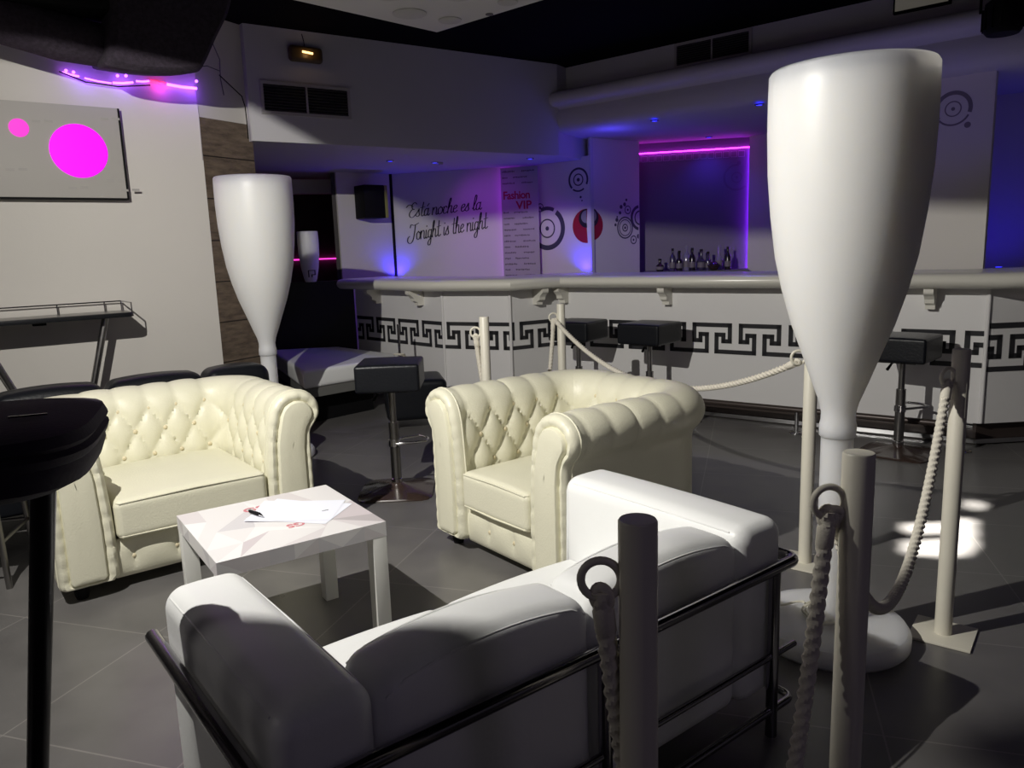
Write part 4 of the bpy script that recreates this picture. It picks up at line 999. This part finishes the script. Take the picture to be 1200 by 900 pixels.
# roll-up banner
rb = empty('rollup_banner', (0, 0, 0), 0, 'grey roll-up banner with red heading Fashion VIP between the two white walls', 'banner')
V1 = Vector((-.045, 8.30)); V2 = Vector((.335, 8.14)); rb.matrix_world = plane_mat(V1, V2, 0, 0, 0); bw = (V2 - V1).length
MB().box((bw / 2, 1.10, .0), (bw, 2.10, .004)).build('vinyl_sheet', BANR, rb)
MB().box((bw / 2, .035, .0), (bw + .04, .07, .09)).build('base_cassette', STEEL, rb, bevel=.01)
o = text_mesh('red_heading', 'Fashion', .112, RED, rb, extrude=.0006, bold=.003, spacing=.92); o.location = (.02, 1.835, .003); o.scale = (.97, 1, 1)
o = text_mesh('red_heading', 'VIP', .115, RED, rb, extrude=.0006, bold=.003); o.location = (.165, 1.73, .003); o.scale = (1.1, 1, 1)
k = 0
for r_ in range(20):
    z = 2.11 - r_ * .059
    if 1.70 < z < 1.96: continue
    for x0, x1 in (((.02, .085), (.14, .30)) if r_ % 2 else ((.02, .155), (.235, .365))):
        mb = MB(); x = x0
        while x < x1 - .008:
            w_ = random.uniform(.006, .016); mb.box((x + w_ / 2, z + random.uniform(-.002, .002), .0028), (w_, random.uniform(.010, .018), .001)); x += w_ + .004
        mb.build('small_print_line', BANT, rb)
mb = MB(); mb.wall((T1[0] - .012, T1[1] - .012), (T1[0] + .016, T1[1] - .018), 0, 2.17, .012); struct(mb, 'trim_corner', BLK)
o = MB().tube([(-.012, 8.338, 1.0), (-.012, 8.338, 2.15)], .006, 8).build('led_tube', mat('purple_led', (.6, .1, .9), .4, emit=(.40, .02, 1), estr=5)); tag(o, 'added violet glow tube hidden behind the left edge of the roll-up banner', 'light strip')  # hidden tube added to tint the slogan wall violet
vs_ = empty('added_violet_wash', (-.62, 7.72, 2.17), 0, 'added violet fill source in front of the slogan wall', 'spotlight')  # fitting added only to spread violet over the slogan wall
MB().lathe([(.03, 0), (.03, -.02), (.024, -.024)], n=20).build('can', DUCT, vs_, smooth=True)
lamp('violet_wash', 'SPOT', (-.62, 7.72, 2.13), (.40, .02, 1), 9, aim=(-.12, 8.4, 1.55), size=.03, spot=88, blend=1)
# wall speaker
ws = empty('wall_speaker', (0, 0, 0), 0, 'black box speaker with olive side hung on the short wall left of the slogan', 'speaker'); ws.matrix_world = plane_mat((-1.76, 8.3), T1, .34, 1.86, 0)
MB().box((-.03, 0, .13), (.24, .34, .22)).build('cabinet', BLK, ws, bevel=.008)
MB().box((.106, .0, .13), (.034, .335, .226)).build('side_panel', YEL, ws, bevel=.004)
MB().box((-.03, 0, .01), (.06, .06, .02)).build('bracket', CHROME, ws)
# alcove pieces
AB = ((-4.4, 8.95), (-1.7, 9.75))
o = MB().box((0, 0, 0), (.72, .016, .02)).build('alcove_light_strip', mat('pink_led', (.9, .1, .6), .4, emit=(1, .05, .55), estr=1.6), None); o.matrix_world = plane_mat(*AB, 2.13, 1.28, .02); tag(o, 'pink light strip low in the dark alcove beyond the black partition', 'light strip')
mk = MB(); 
STR = mat('strip_white_print', (.30, .29, .33), .6)
o = empty('meander_panel', (0, 0, 0), 0, 'narrow upright dark panel with pale Greek key outline in the alcove', 'wall panel'); o.matrix_world = plane_mat(*AB, 2.585, 1.10, .005)
MB().box((0, .36, .005), (.15, .76, .01)).build('board', BLK, o)
mb = MB()
for i in range(5):
    y = .04 + i * .145
    for (x0, y0, x1, y1) in ((-.055, 0, -.055, .125), (-.055, .125, .055, .125), (.055, .125, .055, .07), (.055, .07, .0, .07), (.0, .07, .0, .045), (.0, .045, .055, .045), (.055, .045, .055, -.02)):
        mb.box(((x0 + x1) / 2, y + (y0 + y1) / 2, .012), (abs(x1 - x0) + .012, abs(y1 - y0) + .012, .004))
mb.build('key_outline', STR, o)
tl = empty('small_glass_lamp', (-1.90, 7.51, 1.076), 0, 'small cream glass-shaped lamp standing on the black partition', 'lamp')
MB().lathe([(.05, 0), (.062, .03), (.082, .13), (.096, .26), (.100, .37), (.097, .475), (.088, .478)], n=40).build('shade', SHELL, tl, smooth=True)
mb = MB()
for (x0, z0, x1, z1) in ((-.03, .03, -.03, .09), (-.03, .09, .03, .09), (.03, .09, .03, .05), (.03, .05, .0, .05), (0, .05, 0, .03)):
    mb.box(((x0 + x1) / 2 + .035, -.078, (z0 + z1) / 2 + .02), (abs(x1 - x0) + .007, .02, abs(z1 - z0) + .007))
mb.build('key_mark', KEY, tl)
# magenta and violet LED strips on the back wall
def ledbar(A, B, u0, z0, u1, z1, m, label, nm):
    o = MB().tube([onplane(A, B, u0, z0, .02), onplane(A, B, u1, z1, .02)], .0055, 8).build(nm, m); tag(o, label, 'light strip'); return o
ledbar(K1, K2, .0, 2.268, 1.20, 2.268, LEDM, 'magenta LED strip glowing along the top of the back wall', 'led_tube')
ledbar(K1, K2, 1.205, 1.0, 1.205, 2.25, LEDV, 'violet LED strip glowing down the corner of the back wall', 'led_tube')
mb = MB()
for i in range(15):
    u = .02 + i * .076
    for (a_, b_, w_, h_) in ((u + .03, .048, .06, .003), (u, .02, .003, .056), (u + .06, .02, .003, .056), (u + .03, -.008, .06, .003)):
        mb.box((a_, b_, .002), (w_, h_, .002))
fz = mb.build('square_frieze', mat('frieze_print', (.5, .45, .6), .5)); fz.matrix_world = plane_mat(K1, K2, 0, 2.19, 0); tag(fz, 'row of small outlined squares under the magenta LED strip', 'wall decal')
# back shelf with bottles
sh = MB(); A_, d_, n_ = vframe(K1, K2); qs = [A_ + d_ * .14 + n_ * .02, A_ + d_ * 1.19 + n_ * .02, A_ + d_ * 1.19 + n_ * .42, A_ + d_ * .14 + n_ * .42]
o = MB().prism(qs[::-1], 1.0, 1.04).build('back_shelf', GREYP); tag(o, 'dark back counter shelf along the purple wall', 'shelf')
o = MB().prism([q + n_ * 0 for q in qs][::-1], 0, .999).build('back_cabinet', BLK); tag(o, 'dark cabinet under the back counter shelf', 'cabinet')
def bottle(u, off, r_, h, m, mc, kind, label, grp='bottles on the back counter'):
    h *= .86; r_ *= .9
    t = empty('bottle', tuple(onplane(K1, K2, u + .0, 1.0405, off)), 0, label, 'bottle', grp)
    if kind == 'w': pr = [(r_, 0), (r_, h * .55), (r_ * .8, h * .65), (r_ * .35, h * .74), (r_ * .33, h * .9)]
    elif kind == 's': pr = [(r_, 0), (r_, h * .48), (r_ * .9, h * .55), (r_ * .4, h * .62), (r_ * .38, h * .88)]
    else: pr = [(r_ * .8, 0), (r_, h * .15), (r_, h * .45), (r_ * .5, h * .56), (r_ * .36, h * .65), (r_ * .34, h * .9)]
    MB().lathe(pr, n=24).build('body', m, t, smooth=True)
    MB().lathe([(r_ * .42, h * .88), (r_ * .42, h)], n=16).build('cap', mc, t)
    MB().lathe([(r_ * 1.01, h * .14), (r_ * 1.01, h * .38)], n=24, cap=False).build('paper_label', MATS['faded_print'], t, smooth=True)
for a_ in ((.30, .25, .045, .15, BTL_D, BLK, 'f', 'squat dark bottle at the left end of the bottle row'),
           (.43, .24, .035, .27, GLASSY, BTL_D, 'w', 'bottle with a black cap, second from the left of the row'),
           (.50, .28, .036, .24, BTL_D, BLK, 's', 'dark short-necked bottle third from the left of the row'),
           (.57, .22, .040, .30, GLASSC, GLASSC, 'w', 'tallest clear bottle left of centre in the row'),
           (.63, .28, .036, .27, BTL_D, BTL_D, 'w', 'tall dark bottle just right of the tallest clear bottle'),
           (.72, .24, .045, .25, GLASSY, BTL_D, 'f', 'black-capped wide bottle in the middle of the row'),
           (.79, .22, .038, .22, GLASSY, BTL_D, 's', 'small dull bottle right of the middle of the row'),
           (.90, .24, .040, .29, GLASSC, GLASSC, 'f', 'clear bottle second from the right end of the row'),
           (.985, .26, .036, .27, BTL_D, BTL_D, 'w', 'dark slim bottle at the right end of the row')): bottle(*a_)
lb = empty('fruit_bowl', tuple(onplane(K1, K2, .845, 1.0405, .36)), 0, 'small dark bowl between the bottles on the back counter', 'bowl')
MB().lathe([(.025, 0), (.05, .02), (.065, .055), (.06, .058), (.03, .03)], n=28).build('bowl', BROWN, lb, smooth=True); MB().lathe([(.02, .025), (.045, .04), (.05, .062), (.03, .082), (.01, .09)], n=20).build('contents', BTL_D, lb, smooth=True)
# small blue ceiling spots
for i, (x, y, z, pw, lab) in enumerate(((-1.06, 7.43, 2.17, 5, 'blue ceiling spot nearest the alcove under the left bulkhead'), (-.67, 7.69, 2.17, 7, 'blue ceiling spot above the slogan wall'), (.245, 7.62, 2.17, 6, 'blue ceiling spot above the roll-up banner'),
        (1.30, 6.92, 2.372, 8, 'blue ceiling spot above the bar, first right of the pillar'), (2.0, 6.30, 2.372, 8, 'blue ceiling spot above the bar nearest the tall glass lamp'), (2.07, 8.1, 2.372, 4, 'blue ceiling spot deepest in, before the magenta strip'))):
    t = empty('ceiling_spotlight', (x, y, z), 0, lab, 'spotlight', 'small blue ceiling spots')
    MB().lathe([(.038, -.001), (.038, -.006), (.028, -.010), (.026, -.004)], n=24, cap=False).build('bezel', CHROME, t, smooth=True)
    MB().lathe([(.024, -.008), (.024, -.0035)], n=20).build('lens', LEDB, t)
    lamp('blue_spot_beam', 'SPOT', (x, y, z - .02), (.32, .05, 1) if i in (1, 2) else (.08, .05, 1), pw * 1.3, aim=(x, y, 0), size=.02, spot=125, blend=.8)
# blue uplights standing behind the counter at the wall corners
for i, (q, pw, aim, lab) in enumerate(((onplane(T1, T2, .05, 1.06, .07), 8, onplane(T1, T2, .0, 1.7, 0), 'small blue uplight in the corner left of the slogan wall'),
        (onplane(T3, C2, .60, 1.06, .07), 11, onplane(T3, C2, .64, 1.8, 0), 'small blue uplight at the foot of the pillar edge'),
        (Vector((3.62, 5.75, 1.09)), 5, (3.8, 6.25, 1.9), 'small blue uplight behind the bar at the right end'))):
    t = empty('uplight', tuple(q - Vector((0, 0, .04))), 0, lab, 'uplight', 'blue corner uplights')
    MB().lathe([(.03, -.03), (.03, .02), (.026, .022)], n=20).build('can', BLK, t); MB().lathe([(.022, .0225), (.022, .025)], n=16).build('lens', LEDB, t)
    MB().cyl((0, 0, -1.02 if q.z < 1.08 else -1.05), (0, 0, -.03), .008, 8).build('stand', BLK, t)
    lamp('blue_uplight_beam', 'SPOT', tuple(q), (.025, .01, 1), pw, aim=aim, size=.03, spot=150, blend=.9)
lamp('blue_bulkhead_glow', 'POINT', (.98, 7.35, 2.20), (.07, .05, 1), 1.6, size=.05)
lamp('blue_cornice_glow', 'AREA', (2.0, 5.0, 1.9), (.16, .10, 1), 1.0, aim=(2.0, 5.6, 2.6), sx=2.2, sy=.2)
# ------------------------------------------------------------------ ceiling flood lamp (out of frame, top left) with added light-cutting back plate, flap and visor
fl = empty('flood_lamp', (LP.x, LP.y, LP.z), 0, 'flood lamp with added light-cutting plates hanging from the ceiling outside the picture', 'lamp')
yb = -.012
def shp(x, z, t_=0): return (x, yb - .15 * x - .065 * z - t_, z)
cs = [(-.3, .16), (.34, .16), (.34, -.5), (-.3, -.5)]
MB().add([shp(x, z) for x, z in cs] + [shp(x, z, .004) for x, z in cs], [(0, 1, 2, 3), (7, 6, 5, 4), (0, 4, 5, 1), (1, 5, 6, 2), (2, 6, 7, 3), (3, 7, 4, 0)]).build('added_shield', BLK, fl)  # plate added to keep the beam off the near side
MB().prism([(.26, .010), (.80, .03), (.80, .136), (.26, .034)], -.252, -.248).build('added_flap', BLK, fl)  # plate added to darken the near floor on the right
SLP = [(-95, -.02), (-60, -.02), (-17, -.030), (-3.2, -.056), (2.8, -.112), (7, -.150), (17, -.147), (30, -.165), (48, -.188), (70, -.20), (95, -.20)]
vs = []; fs = []; RV = .85
for dz in (0, .003):
    vs.append((0, 0, .011 + dz))
    for az, sl in SLP: a = math.radians(az); vs.append((RV * math.sin(a), RV * math.cos(a), .011 + sl * RV + dz))
m = len(SLP) + 1
for k in range(1, m - 1): fs += [(0, k, k + 1), (m, m + k + 1, m + k)]
MB().add(vs, fs).build('added_visor', BLK, fl, weld=False)  # fan plate added, bent to set the upper shadow line on the walls
MB().cyl((0, -.03, .10), (0, -.03, .38), .012, 10).build('hanger', CHROME, fl)
# added unseen source above the floor: its mask plate casts the bright patches
gx, gy, gz = 1.93, 3.27, 2.7
gp = empty('added_patch_source', (gx, gy, gz), 0, 'added unseen masked source that casts the bright floor patches', 'projector')
lamp('pattern_beam', 'SPOT', (gx, gy, gz), (1, .96, .88), 5200, aim=(gx, gy, 0), size=.007, spot=30, blend=.1)
POLYS = [[(2.076, 3.48), (2.155, 3.484), (1.951, 3.15), (1.813, 3.032)],[(1.816, 3.436), (2.051, 3.436), (1.979, 3.31), (1.762, 3.331)],[(1.706, 3.212), (1.923, 3.212), (1.826, 3.049), (1.649, 3.101)],[(2.28, 3.708), (2.321, 3.691), (2.266, 3.606), (2.222, 3.611)]]
def inside(x, y, ps):
    r_ = False
    for i in range(len(ps)):
        (x0, y0), (x1, y1) = ps[i], ps[i - 1]
        if (y0 > y) != (y1 > y) and x < (x1 - x0) * (y - y0) / (y1 - y0) + x0: r_ = not r_
    return r_
mb = MB(); NG = 70; hw = .10; zp = .30
for i in range(NG):
    for j in range(NG):
        x = (i + .5) / NG * 2 * hw - hw; y = (j + .5) / NG * 2 * hw - hw
        fx, fy = gx + x * gz / zp, gy + y * gz / zp
        if any(inside(fx, fy, q) for q in POLYS): continue
        d_ = hw / NG; mb.add([(x - d_, y - d_, -zp), (x + d_, y - d_, -zp), (x + d_, y + d_, -zp), (x - d_, y + d_, -zp)], [(0, 1, 2, 3)])
mb.build('mask_plate', BLK, gp)
MB().lathe([(.13, -.31), (.13, .06)], n=32, cap=False).build('housing', BLK, gp, smooth=True); MB().lathe([(.13, .06), (.02, .07), (.02, .26)], n=32, cap=False).build('mount', BLK, gp, smooth=True)
